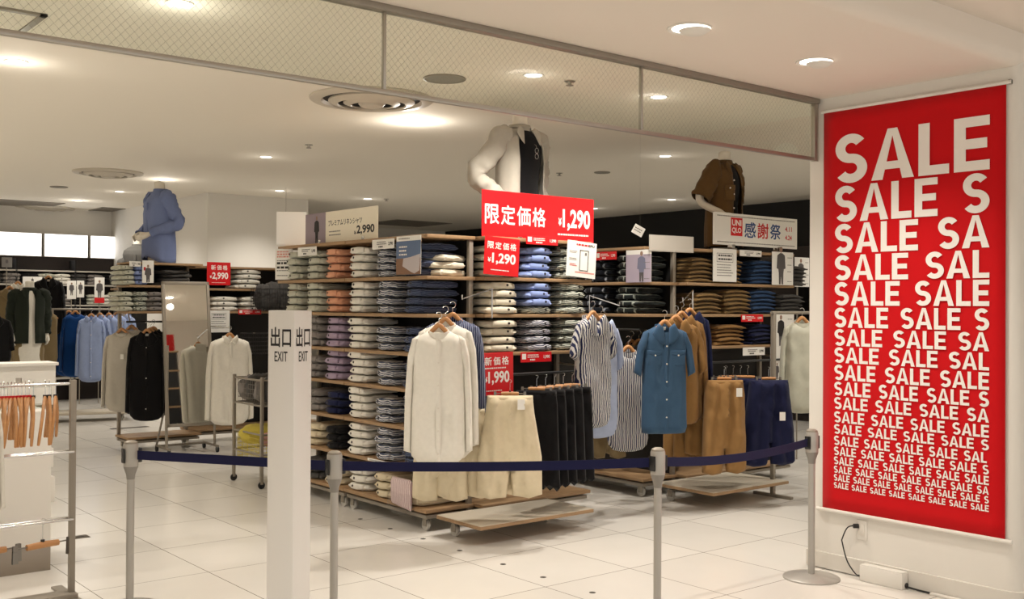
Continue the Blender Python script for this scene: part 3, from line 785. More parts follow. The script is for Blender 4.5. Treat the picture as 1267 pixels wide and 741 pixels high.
ax0, ax1 = 4.35, 4.79
bay('shelving_rack', 'near half of the long oak shelving rack, open toward the exit post', ax0, ax1, 6.30, 7.47, LV, TOP, 'y', casters=((.06, .07), (.38, .07), (.06, 1.1), (.38, 1.1)))
bay('shelving_rack', 'far half of the long oak shelving rack, under the cream banner', ax0, ax1, 7.48, 8.66, LV, TOP, 'y', casters=((.06, .07), (.38, .07), (.06, 1.1), (.38, 1.1)))
ex0, ex1, ey0, ey1 = 4.80, 5.90, 6.20, 6.62
eA = bay('shelving_rack', 'oak end shelving of the main rack below the large red price sign', ex0, ex1, ey0, ey1, [.165, 1.30, 1.59, 1.87], TOP, 'x', casters=((.07, .35), (1.03, .35)))
# platform in front of the end shelving
def platform(label, x0, x1, y0, y1, z=.15):
    t = thing('display_platform', label, 'platform', (x0, y0, 0))
    w, d = x1-x0, y1-y0
    MB().box(0, w, 0, d, z-.028, z-.004, .003).build('deck', M_WOOD, t)
    MB().box(.004, w-.004, .004, d-.004, z-.004, z, .001).build('deck_top', plain('worn_white_laminate', srgb(206, 196, 178), .5), t)
    MB().box(w*.3, w*.3+.03, d*.4, d+.012, z-.06, z-.03, .002).build('bracket', M_GREYM, t); MB().box(w*.75, w*.75+.03, d*.4, d+.012, z-.06, z-.03, .002).build('bracket', M_GREYM, t)
    caster(t, .1, d-.1); caster(t, w-.1, d-.1)
    return t
platform('low oak platform under the cream shorts at the main rack end', 4.36, 5.42, 5.66, 6.18, .152)

# stacks on the long side (facing -X)
rows = [
 (6, 'top shelf', [('slate', 4), ('blue-striped', 5), ('white', 4), ('peach', 4), ('sage', 4), ('sage', 4)]),
 (5, 'second shelf', [('slate', 4), ('blue-striped', 4), ('white', 4), ('peach', 3), ('sage', 4), ('sage', 4)]),
 (4, 'third shelf', [('slate', 3), ('blue-striped', 3), ('white', 4), ('lavender', 4), ('grey', 4)]),
 (3, 'fourth shelf', [('slate', 3), ('blue-striped', 3), ('white', 4), ('lavender', 4), ('grey', 3)]),
 (2, 'fifth shelf', [('blue-striped', 4), ('blue-striped', 3), ('white', 4), ('navy', 3), ('grey', 3)]),
 (1, 'sixth shelf', [('slate', 3), ('blue-striped', 4), ('white', 4), ('black', 3), ('cream', 3)]),
 (0, 'bottom board', [('cream', 2), ('cream', 3), ('white', 3), ('cream', 3), ('dark grey', 3)])]
STK = ['corner stack', 'second stack', 'third stack', 'fourth stack', 'fifth stack', 'far end stack']
CY_ = [6.53, 6.93, 7.33, 7.72, 8.06, 8.42]
for li, sh, cols in rows:
    for ci, (c, n) in enumerate(cols):
        stack('s', c, n, 4.54, CY_[ci], LV[li]+.001, -math.pi/2, f'{STK[ci]}, {sh}, long side of main rack', 'folded shirts on the main rack long side', pitch=.0635 if n < 5 else .053, sx=.90 if ci != 2 else 1.0, sy=.95, messy=1.25)
# stacks on the end shelving (facing -Y)
E1 = [(6, 'top shelf', [('off-white', 4, {}), ('blue', 4, {}), ('green-striped', 4, {})]), (5, 'second shelf', [('off-white', 4, {}), ('blue', 4, {0: 'green-striped'}), ('green-striped', 4, {})]),
      (4, 'third shelf', [('off-white', 4, {}), ('navy-striped', 4, {}), ('green-striped', 4, {})])]
for li, sh, cols in E1:
    for ci, (c, n, mx) in enumerate(cols):
        stack('s', c, n, (5.0, 5.36, 5.72)[ci], 6.385, LV[li]+.001, 0, f'{("left", "middle", "right")[ci]} stack, {sh}, end of main rack', 'folded shirts on the main rack end', pitch=.0615, sy=.95, mix=mx, sx=(-1.12, -1.0, -1.05)[ci])
# shirts lying sideways beside the end shelving on the corner of the near half
for i in range(3):
    folded_shirt('off-white', (4.60, 6.50, LV[6]+.001+i*.055), math.radians((12, -9, 20)[i]), (1.1, .9, .9), f'off-white folded shirt, {("lowest", "middle", "topmost")[i]} of the untidy corner pile on the main rack top shelf', 'untidy corner pile', False)

# second rack
bx0, bx1 = 6.62, 7.05
bay('shelving_rack', 'long side of the second rack holding dark plaid shirts', bx0, bx1, 6.30, 8.70, [.165, 1.59, 1.87], TOP, 'y', casters=((.06, .07), (.38, .07), (.06, 2.3)))
fx0, fx1 = 7.06, 8.62
eB = bay('shelving_rack', 'end shelving of the second rack below the white campaign sign', fx0, fx1, 6.20, 6.62, [.165, 1.30, 1.59, 1.87], TOP, 'x', casters=((.07, .35), (1.3, .35)))
platform('low platform under the tan shorts at the second rack end', 6.64, 7.64, 5.54, 6.18, .152)
GB = 'folded shirts on the second rack long side'
for ci, y in enumerate((6.54, 6.95, 7.36)):
    for li, sh in ((6, 'top'), (5, 'second')):
        stack('s', ('plaid', 'plaid-blue', 'plaid')[ci], 4, 6.81, y, LV[li]+.001, -math.pi/2, f'{("corner", "second", "third")[ci]} stack, {sh} shelf, long side of second rack', GB, pitch=.06, sx=1.1, sy=.95, messy=1.6, name='dark plaid folded shirt')
GT = 'folded trousers on the second rack end'
def xpx(px, Y=6.38): return on_y(px, 352, Y)[0]
for li, sh, cols in [(6, 'top shelf', [('olive', 6, 852, .95), ('olive', 6, 887, .95), ('denim', 6, 931, 1.05), ('dark grey', 5, 968, 1.05)]), (5, 'second shelf', [('olive', 5, 860, 1.0), ('olive', 6, 897, 1.0), ('denim', 6, 929, 1.05), ('dark grey', 5, 964, 1.05)]),
                     (4, 'third shelf', [('tan', 5, 889, 1.05), ('navy', 5, 928, 1.05), ('navy', 4, 962, .9)])]:
    for ci, (c, n, px, sx) in enumerate(cols):
        stack('t', c, n, xpx(px), 6.385, LV[li]+.001, 0, f'{STK[ci].replace("corner", "leftmost")}, {sh}, end of second rack', GT, pitch=.037, sx=sx, sy=.95, messy=1.2)

# ------------------------------------------------------------------ hangers and hanging clothes
HB = None
def hanger(P, rz, label, group='wooden hangers in use', sc=1.):
    global HB
    if HB is None:
        m = MB(); pts = [(-.155, 0, -.095), (-.11, 0, -.062), (-.05, -.004, -.012), (0, -.006, .032), (.05, -.004, -.012), (.11, 0, -.062), (.155, 0, -.095)]
        m.tube(spline(pts, 5), [.0105+.006*math.sin(math.pi*i/30) for i in range(31)], 10)
        HB = (m.mesh('bar', M_HANG), MB().tube([(0, -.006, .03), (0, -.006, .075)]+[(.02*math.sin(a)-.0*a, -.006, .097-.022*math.cos(a)) for a in [i*.42 for i in range(1, 11)]], .0024, 6).mesh('hook', M_CHROME))
    t = thing('clothes_hanger', label, 'hanger', P, rz, group); t.scale = (sc,)*3
    for nm, me in zip(('bar', 'hook'), HB):
        o = bpy.data.objects.new(nm, me); COL.objects.link(o); o.parent = t
    return t
M_BTN = plain('shell_button', srgb(222, 216, 204), .3)
def sleeve_poly(hw, s, kind, SL):
    if kind == 'long': P = [(.70, -.026), (.97, -.055), (1.13, -.17), (1.22, -.42), (1.26, -SL), (1.0, -SL-.014), (.95, -.46), (.90, -.24), (.72, -.12)]
    else: P = [(.70, -.026), (.97, -.052), (1.22, -.16), (1.40, -SL), (1.06, -SL-.035), (.93, -.20), (.75, -.12)]
    P = [(s*x*hw, z) for x, z in P]
    return P if s > 0 else P[::-1]
def hang_shirt(label, P, ang, L, hw, sleeve, mat, collar='band', buttons=0, pockets=False, T=.065, SL=None, seed=None, fold=.022, hang=True, cat='shirt', group=None, hem='tail', name='hanging_shirt', fine=1., tagcard=None, inner=None, step=.03):
    seed = random.random()*50 if seed is None else seed
    t = thing(name, label, cat, P, ang, group); nw = .068
    SL = SL or (.58 if sleeve == 'long' else .25)
    hd = .07 if hem == 'tail' else .012
    half = [(nw, .0), (hw*.6, -.022), (hw*.92, -.052), (hw*.99, -.11), (hw*.96, -.25), (hw*1.0, -L*.55), (hw*1.03, -L+hd+.05), (hw*.97, -L+hd*.9), (hw*.72, -L+hd*.25), (hw*.35, -L+.002)]
    dipz = -.125 if collar == 'open' else -.042
    poly = [(-x, z) for x, z in half[::-1]]+[(-nw*.6, -.03 if dipz > -.1 else -.05), (0, dipz), (nw*.6, -.03 if dipz > -.1 else -.05)]+half+[(0, -L)]
    MB().puff(poly[::-1], T, .7, .06, step, fold, seed, 0, fine).build('body', mat, t, True, 80)
    if sleeve:
        for s_ in (-1, 1): MB().puff(sleeve_poly(hw, s_, sleeve, SL)[::-1], T*.85, .6, .045, step*.85, fold*.9, seed+s_*3, -.012, fine).build('sleeve', mat, t, True, 80)
    if collar == 'band':
        m = MB(); k = 20; rr = []
        for i in range(k):
            a = 2*math.pi*i/k; cx, cy = math.cos(a), math.sin(a)
            zz = -.018+.02*cy if True else 0
            rr.append([m.bm.verts.new(v) for v in ((nw*1.05*cx, .045*cy-.002, zz-.012), (nw*1.0*cx, .043*cy-.002, zz+.022), (nw*.92*cx, .037*cy-.002, zz+.022), (nw*.95*cx, .039*cy-.002, zz-.014))])
        for i in range(k):
            A, Bq = rr[i], rr[(i+1) % k]
            for q in range(4): m.bm.faces.new((A[q], Bq[q], Bq[(q+1) % 4], A[(q+1) % 4]))
        bmesh.ops.recalc_face_normals(m.bm, faces=m.bm.faces); m.build('collar', mat, t, True, 60)
    elif collar in ('open', 'point'):
        MB().puff([(-nw*1.0, .012), (0, .018), (nw*1.0, .012), (nw*1.1, -.06), (0, -.15), (-nw*1.1, -.06)][::-1], .004, 1, .02, .02, .002, seed, T*.62).build('back_yoke', mat, t, True, 70)
        if collar == 'open' and hd > .05 or pockets: MB().box(-.022, .022, T*.62-.007, T*.62-.0055, -.035, -.008).build('neck_label', M_PAPER, t, False)
        dp = .15 if collar == 'open' else .055
        for s_ in (-1, 1):
            Q = [(s_*nw*.95, .022), (s_*nw*.35, -.012), (s_*.006, -dp), (s_*nw*.9, -dp*.93), (s_*nw*1.75, -.072), (s_*nw*1.25, -.01)]
            if collar == 'point': Q = [(s_*nw*.95, .026), (s_*nw*.2, -.02), (s_*.004, -.045), (s_*nw*.62, -.085), (s_*nw*1.2, -.03), (s_*nw*1.15, .0)]
            MB().puff(Q if s_ < 0 else Q[::-1], .020, .5, .018, .018, .002, seed, -T*.93).build('collar', mat, t, True, 70)
    if buttons:
        MB().puff([(-.017, -.05), (.017, -.05), (.017, -L+.02), (-.017, -L+.02)][::-1], .006, .3, .01, .03, .003, seed+2, -T*.99).build('placket', mat, t, True, 70)
        for i in range(buttons):
            z = -.06-(L-.15)*i/max(1, buttons-1) if collar != 'open' else -.16-(L-.30)*i/max(1, buttons-1)
            MB().lathe([(0, 0), (.0065, 0), (.0065, .003), (0, .004)], seg=12, mat=Matrix.Translation((0, -T*.99-.011, z))@Matrix.Rotation(math.pi/2, 4, 'X')).build('button', M_BTN, t)
    if pockets:
        for s_ in (-1, 1):
            c = s_*hw*.52
            MB().puff([(c-.06, -.2), (c+.06, -.2), (c+.06, -.31), (c, -.325), (c-.06, -.31)][::-1], .008, .3, .012, .025, .002, seed, -T*.93).build('pocket', mat, t, True, 70)
            MB().puff([(c-.064, -.19), (c+.064, -.19), (c+.064, -.225), (c, -.245), (c-.064, -.225)][::-1], .01, .3, .012, .02, .002, seed, -T*.96).build('pocket_flap', mat, t, True, 70)
            MB().lathe([(0, 0), (.0065, 0), (.0065, .003), (0, .004)], seg=12, mat=Matrix.Translation((c, -T*.96-.016, -.232))@Matrix.Rotation(math.pi/2, 4, 'X')).build('button', M_BTN, t)
    if tagcard: MB().box(tagcard[0], tagcard[0]+.035, -T-.02, -T-.018, tagcard[1], tagcard[1]+.055).build('price_tag', M_PAPER, t, False)
    if hang: hanger((P[0], P[1], P[2]+.004), ang, 'wooden hanger holding '+hang if isinstance(hang, str) else 'wooden hanger holding the '+label[:70].rsplit(' ', 1)[0])
    return t
def clip_hanger(label, P, rz, group='clip hangers on the lower rail', sc=1.):
    t = thing('clip_hanger', label, 'hanger', P, rz, group); t.scale = (sc,)*3
    MB().tube([(-.09, 0, -.115), (0, 0, -.113), (.09, 0, -.115)], [.017, .019, .017], 12).build('bar', M_HANG, t)
    MB().tube([(-.16, 0, -.113), (.16, 0, -.113)], .004, 8).build('cross_wire', plain('clip_metal', srgb(130, 126, 120), .35, .7), t)
    MB().tube([(0, 0, -.1), (0, 0, -.0)]+[(.016*math.sin(a), 0, .014-.016*math.cos(a)) for a in [i*.42 for i in range(1, 10)]], .0022, 6).build('hook', M_CHROME, t)
    MB().lathe([(0, -.1), (.011, -.1), (.011, -.085), (0, -.085)], seg=12).build('size_clip', M_BLACK, t)
    for s_ in (-1, 1):
        m = MB(); x = s_*.155
        for dy in (-1, 1): m.prism([(x-.013, -.095), (x+.013, -.095), (x+.016, -.19), (x-.016, -.19)], dy*.004, dy*.007)
        m.box(x-.012, x+.012, -.008, .008, -.13, -.118, .002); m.build('clip', plain('clip_metal', srgb(130, 126, 120), .35, .7), t)
def hang_bottom(label, P, ang, L, hw, mat, legs='shorts', T=.05, seed=None, group=None, flare=1.2, hang=None, tagcard=None, ruffle=False, pleats=True, cat=None):
    seed = random.random()*50 if seed is None else seed
    nm = {'shorts': 'hanging_shorts', 'trousers': 'hanging_trousers', 'skirt': 'hanging_skirt'}[legs]
    t = thing(nm, label, cat or nm.split('_')[1], P, ang, group)
    o = hw*flare
    if legs == 'skirt':
        n = 14; hem = [(o-2*o*i/n, -L+(.012*(-1)**i if ruffle else 0)+random.uniform(-.006, .006)) for i in range(n+1)]
        poly = [(-hw*.92, 0), (hw*.92, 0), (hw, -.1)]+hem+[(-hw, -.1)]
    else: poly = [(-hw*.94, 0), (hw*.94, 0), (hw*1.02, -.12), (o, -L*.6), (o*1.02, -L+.02), (o*.6, -L-.005), (.02, -L+.012), (.004, -L*.74 if legs == 'shorts' else -L*.55), (-.022, -L+.0), (-o*.6, -L-.012), (-o*1.02, -L+.01), (-o, -L*.6), (-hw*1.02, -.12)]
    cr = None
    if pleats: cr = lambda x, z: sum(-.03*math.exp(-((x-c*hw*(1-.35*z/L)*1.15)/.016)**2)*max(0, 1+z/(L*.75)) for c in (-.5, .5))-.028*math.exp(-((x-.006)/.014)**2)*(z > -L*.42)+.02*math.exp(-((x-c0)/.03)**2)*(z < -.05)
    c0 = .03
    MB().puff(poly[::-1], T, .75, .05, .022, .036, seed, 0, 1.0, 0, cr).build('body' if legs == 'skirt' else 'legs', mat, t, True, 80)
    MB().puff([(-hw*.95, .0), (hw*.95, .0), (hw*.97, -.04), (-hw*.97, -.04)][::-1], T*.75, .8, .03, .022, .006, seed+1, -.01, 1.5).build('waistband', mat, t, True, 70)
    if tagcard: MB().box(tagcard[0], tagcard[0]+.05, -T-.02, -T-.018, tagcard[1], tagcard[1]+.07).build('price_tag', M_PAPER, t, False)
    if hang: clip_hanger(hang, (P[0], P[1], P[2]+.088), ang, 'clip hangers in use', .66)
    return t
def arm_part(rack, a, b, r=.006):
    """sloping display arm of a rack, given in the place and stored under its rack"""
    l = Vector(rack.location); a, b = Vector(a)-l, Vector(b)-l
    MB().tube([a+Vector((0, .0, -.22)), a, b, b+Vector((0, 0, .03))], r, 8).build('hanging_arm', M_CHROME, rack)
D2 = math.radians
ST_V = lambda nm, a, b, f=55, w=.5: fabric(nm, a, stripe=(b, 0, f, w))
NAVY_ST = ST_V('navy_striped_shirting', srgb(214, 212, 208), srgb(44, 50, 84), 62, .5)
INDIGO_ST = ST_V('indigo_striped_shirting', srgb(58, 66, 100), srgb(150, 156, 176), 70, .35)
LB = fabric('light_blue_chambray', srgb(150, 166, 204)); RB = fabric('royal_blue', srgb(16, 62, 120)); DB = fabric('deep_blue', srgb(14, 40, 86))
CHAM = fabric('teal_blue_chambray', srgb(60, 88, 116)); LGREY = fabric('light_grey_knit', srgb(196, 190, 178)); GREEN = fabric('dark_green_shell', srgb(36, 42, 34)); KHAKI = fabric('khaki_twill', srgb(134, 116, 84))
# front group on the main rack corner
p = at(543, 409, 7.02); arm_part(eA, (4.84, 6.16, 1.78), (4.46, 6.02, 1.70))
hang_shirt('white band-collar shirt hanging frontmost at the main rack corner', p, D2(-36), .90, .182, 'long', C_['white'], 'band', 6, seed=3, SL=.80, T=.075, hang='the front white band-collar shirt', fold=.026)
p = at(551, 401, 7.16); hang_shirt('second white shirt close behind the frontmost white band-collar shirt', p, D2(-34), .93, .185, 'long', C_['white'], 'band', 5, seed=8, SL=.82, hang='the second white shirt')
p = at(560, 395, 7.30); hang_shirt('indigo striped shirt showing behind the two white hanging shirts', p, D2(-33), .88, .19, 'long', INDIGO_ST, 'band', 4, seed=9, SL=.86, hang='the indigo striped shirt')
# bottoms at the main rack end
rail = MB().tube([(.02, -.06, 1.135), (1.06, -.06, 1.135)], .011, 10).build('hang_rail', M_BLACK, eA)
for i in range(2): MB().tube([(.06+.96*i, .3, 1.18), (.06+.96*i, .0, 1.17), (.06+.96*i, -.06, 1.135)], .008, 8).build('rail_bracket', M_GREYM, eA)
p = at(631, 489, 7.22); hang_bottom('cream wide shorts hanging frontmost under the red 1,990 card', p, D2(-38), .70, .165, C_['cream'], 'shorts', flare=1.34, seed=4, hang='wooden hanger clipped to the front cream shorts', tagcard=(.05, -.09), T=.07)
for i, (px, dd, lb) in enumerate([(614, 7.34, 'cream wide shorts half hidden behind the frontmost cream shorts'), (575, 7.3, 'cream wide shorts hanging below the white shirt sleeves'), (545, 7.3, 'cream wide shorts hanging lowest left below the white shirts')]):
    p = at(px, 505, dd); hang_bottom(lb, p, D2(-42-5*i), .60+.02*i, .15, C_['cream'], 'shorts', flare=1.3, seed=11+i)
for i in range(5):
    p = at(664+i*11, 483-i*1.2, 7.5+.10*i)
    hang_bottom(f'black skirt hanging {("nearest", "second", "third", "fourth", "farthest")[i]} from the cream shorts under the end shelving', p, D2(-46), .70, .15, C_['black'], 'skirt', flare=1.15, seed=20+i, T=.03, group='black skirts under the end shelving', ruffle=True, pleats=False, hang=f'wooden clip hanger holding the {("nearest", "second", "third", "fourth", "farthest")[i]} black skirt from the cream shorts')
# striped shirts off the right end of the main rack
arm_part(eA, (5.84, 6.16, 1.74), (6.0, 5.98, 1.66))
p = at(733, 392, 8.1); hang_shirt('navy and white striped short-sleeve shirt hanging at the right end of the main rack', p, D2(-2), .86, .17, 'short', NAVY_ST, 'open', 0, seed=31, SL=.3, T=.07, hang='the striped shirt at the main rack right end')
p = at(743, 398, 8.3); hang_shirt('pale blue shirt peeking behind the striped shirt at the main rack right end', p, D2(-2), .92, .16, 'short', fabric('pale_blue_cotton', srgb(176, 188, 216)), 'open', 0, seed=33, SL=.36, hang='the pale blue shirt at the main rack right end')
# clothes on the second rack, long side and corner
rB = [o for o in COL.objects if o.get('label', '').startswith('long side of the second rack')][0]
MB().tube([(.05, .1, 1.45), (.05, 2.3, 1.45)], .011, 10).build('hang_rail', M_BLACK, rB)
p = at(777, 434, 8.75); hang_shirt('navy and white striped band-collar shirt hanging between the two racks', p, D2(-30), .84, .17, 'short', NAVY_ST, 'band', 0, seed=35, SL=.3, hang='the striped shirt between the two racks')
for i in range(3):
    p = at(752-10*i, 500-4*i, 9.0+.25*i); hang_bottom(f'khaki trousers hanging {("nearest", "second", "third")[i]} in the dark gap between the racks', p, D2(-60), .46, .15, KHAKI, 'trousers', seed=40+i, T=.03, group='khaki trousers in the gap', pleats=False, flare=1.05)
for i in range(6):
    p = at(800-9*i, 425+.6*i, 9.3+.22*i); hang_shirt(f'dark shirt in the shaded row under the plaid stacks, {("first", "second", "third", "fourth", "fifth", "sixth")[i]} from the denim-blue shirt', p, D2(-70), .80, .17, 'short', (C_['black'], KHAKI, C_['grey'], C_['black'], KHAKI, C_['navy'])[i], 'band', 0, seed=50+i, group='shaded row under the plaid stacks', hang=f'the {("first", "second", "third", "fourth", "fifth", "sixth")[i]} shirt under the plaid stacks')
arm_part(eB, (7.09, 6.16, 1.80), (6.62, 5.86, 1.70))
p = at(822, 403, 8.35); hang_shirt('teal-blue short-sleeve shirt with two chest pockets hanging frontmost on the second rack', p, D2(-30), .86, .182, 'short', CHAM, 'open', 5, True, seed=60, SL=.37, T=.06, hem='straight', hang='the teal-blue pocket shirt')
p = at(836, 397, 8.5); hang_shirt('tan short-sleeve shirt directly behind the teal-blue pocket shirt', p, D2(-27), .84, .19, 'short', C_['tan'], 'open', 0, seed=61, SL=.40, hem='straight', hang='the tan shirt behind the teal-blue shirt')
p = at(843, 392, 8.64); hang_shirt('second tan shirt with long sleeves behind the tan short-sleeve shirt', p, D2(-25), .86, .185, 'long', C_['tan'], 'open', 0, seed=63, SL=.82, hem='straight', hang='the second tan shirt')
p = at(853, 388, 8.78); hang_shirt('navy long-sleeve shirt rearmost behind the tan shirts', p, D2(-25), .88, .165, 'long', C_['navy'], 'open', 0, seed=62, SL=.80, hem='straight', hang='the navy shirt behind the tan shirts')
MB().tube([(.02, -.03, 1.155), (1.5, -.03, 1.155)], .011, 10).build('hang_rail', M_BLACK, eB)
for i in range(2): MB().tube([(.06+1.3*i, .3, 1.19), (.06+1.3*i, .0, 1.18), (.06+1.3*i, -.03, 1.155)], .008, 8).build('rail_bracket', M_GREYM, eB)
p = at(896, 470, 8.55); hang_bottom('tan pleated wide shorts hanging frontmost above the second rack platform', p, D2(-30), .76, .165, fabric('golden_tan_twill', srgb(150, 114, 70)), 'shorts', seed=70, hang='wooden hanger clipped to the front tan shorts', tagcard=(.07, -.13), flare=1.1, T=.07)
for i, (px, py, d) in enumerate([(872, 478, 8.7), (858, 484, 8.78), (845, 488, 8.85)]):
    p = at(px, py, d); hang_bottom(f'tan trousers hanging {("first", "second", "third")[i]} behind the frontmost tan shorts, below the teal-blue shirt', p, D2(-38), .56, .15, C_['tan'], 'trousers', seed=72+i, T=.035, group='tan trousers behind the front pair', flare=1.1)
p = at(951, 470, 8.75); hang_bottom('dark navy wide shorts with two white tags right of the tan shorts', p, D2(-30), .71, .175, fabric('dark_navy_twill', srgb(26, 30, 62)), 'shorts', seed=76, hang='wooden hanger clipped to the navy shorts with white tags', tagcard=(.06, -.33), flare=1.25, T=.07)
for i in range(4):
    p = at(925-9*i, 468, 8.85+.05*i); hang_bottom(f'dark navy trousers in the row behind, {("first", "second", "third", "fourth")[i]} left of the tagged navy shorts', p, D2(-50), .70, .15, fabric('dark_navy_twill', srgb(26, 30, 62)), 'trousers', seed=80+i, T=.03, group='dark navy trousers in the row behind', hang=f'wooden clip hanger of the {("first", "second", "third", "fourth")[i]} navy trousers left of the tagged pair')
p = at(992, 398, 9.4); rail_rack_late = (p[0], p[1], p[2])
hang_shirt('pale grey-white long top hanging at the edge of the banner wall', p, D2(-35), .82, .17, 'long', C_['sage'], 'band', 0, seed=90, SL=.7, hang='the pale top beside the banner wall')

# ------------------------------------------------------------------ mannequins
def hand_into(m, wrist, dirv, palm_n, s=1., curl=.5):
    """palm, five unequal bent fingers and a side thumb, grown from the wrist along dirv"""
    w = Vector(wrist); d = Vector(dirv).normalized(); n = Vector(palm_n); n = (n-d*n.dot(d)).normalized(); sdir = d.cross(n)
    m.tube([w-d*.02, w+d*.03*s, w+d*.085*s], [.026*s, .034*s, .036*s], 12)
    for i, (off, ln) in enumerate(((-.027, .066), (-.009, .078), (.009, .074), (.026, .058))):
        a = w+d*.08*s+sdir*off*s; b = a+d*ln*.45*s+n*ln*.15*curl*s; c = b+d*ln*.3*s+n*ln*.4*curl*s; e = c+d*ln*.08*s+n*ln*.3*curl*s
        m.tube([a-d*.03*s, a, b, c, e], [.0095*s, .0095*s, .009*s, .0085*s, .006*s], 8)
    a = w+d*.03*s-sdir*.028*s; b = a+d*.03*s-sdir*.02*s+n*.01*s; c = b+d*.028*s+n*.018*s
    m.tube([a-d*.01*s+sdir*.01*s, a, b, c], [.013*s, .012*s, .0105*s, .008*s], 8)
def ell(z, rx, ry, cy=0, n=32, gap=None):
    if gap is None: return [(rx*math.cos(2*math.pi*k/n), cy+ry*math.sin(2*math.pi*k/n), z) for k in range(n)]
    a0 = -math.pi/2+gap; a1 = a0+2*math.pi-2*gap
    return [(rx*math.cos(a0+(a1-a0)*k/(n-1)), cy+ry*math.sin(a0+(a1-a0)*k/(n-1)), z) for k in range(n)]
def interp(R, k):
    out = []
    for a, b in zip(R, R[1:]):
        for j in range(k): u = j/k; out.append(tuple(a[i]+(b[i]-a[i])*u for i in range(len(a))))
    return out+[R[-1]]
def cloth_tube(pts, rad, seed, amp=.008, n=20, flat=.86):
    P = spline(pts, 7); R = spline([(r, 0, 0) for r in rad], 7); m = MB(); rings = []; up = Vector((0, 1, 0))
    for i, p in enumerate(P):
        a = Vector(P[max(0, i-1)]); b = Vector(P[min(len(P)-1, i+1)]); t = (b-a).normalized()
        x = up.cross(t).normalized(); y = t.cross(x).normalized(); r = R[i][0]; ring = []
        for k in range(n):
            an = 2*math.pi*k/n
            q = r*(1+(amp/r)*(noise.noise(Vector((math.cos(an)*1.3, math.sin(an)*1.3, i*.42+seed)))*1.6+.6*noise.noise(Vector((math.cos(an)*3, math.sin(an)*3, i*.8+seed)))))
            ring.append(tuple(Vector(p)+x*math.cos(an)*q+y*math.sin(an)*q*flat))
        rings.append(ring)
    m.loft(rings, cap=False); return m
def solid(o, t=.004, off=1): q = o.modifiers.new('cloth_thickness', 'SOLIDIFY'); q.thickness = t; q.offset = off; return o
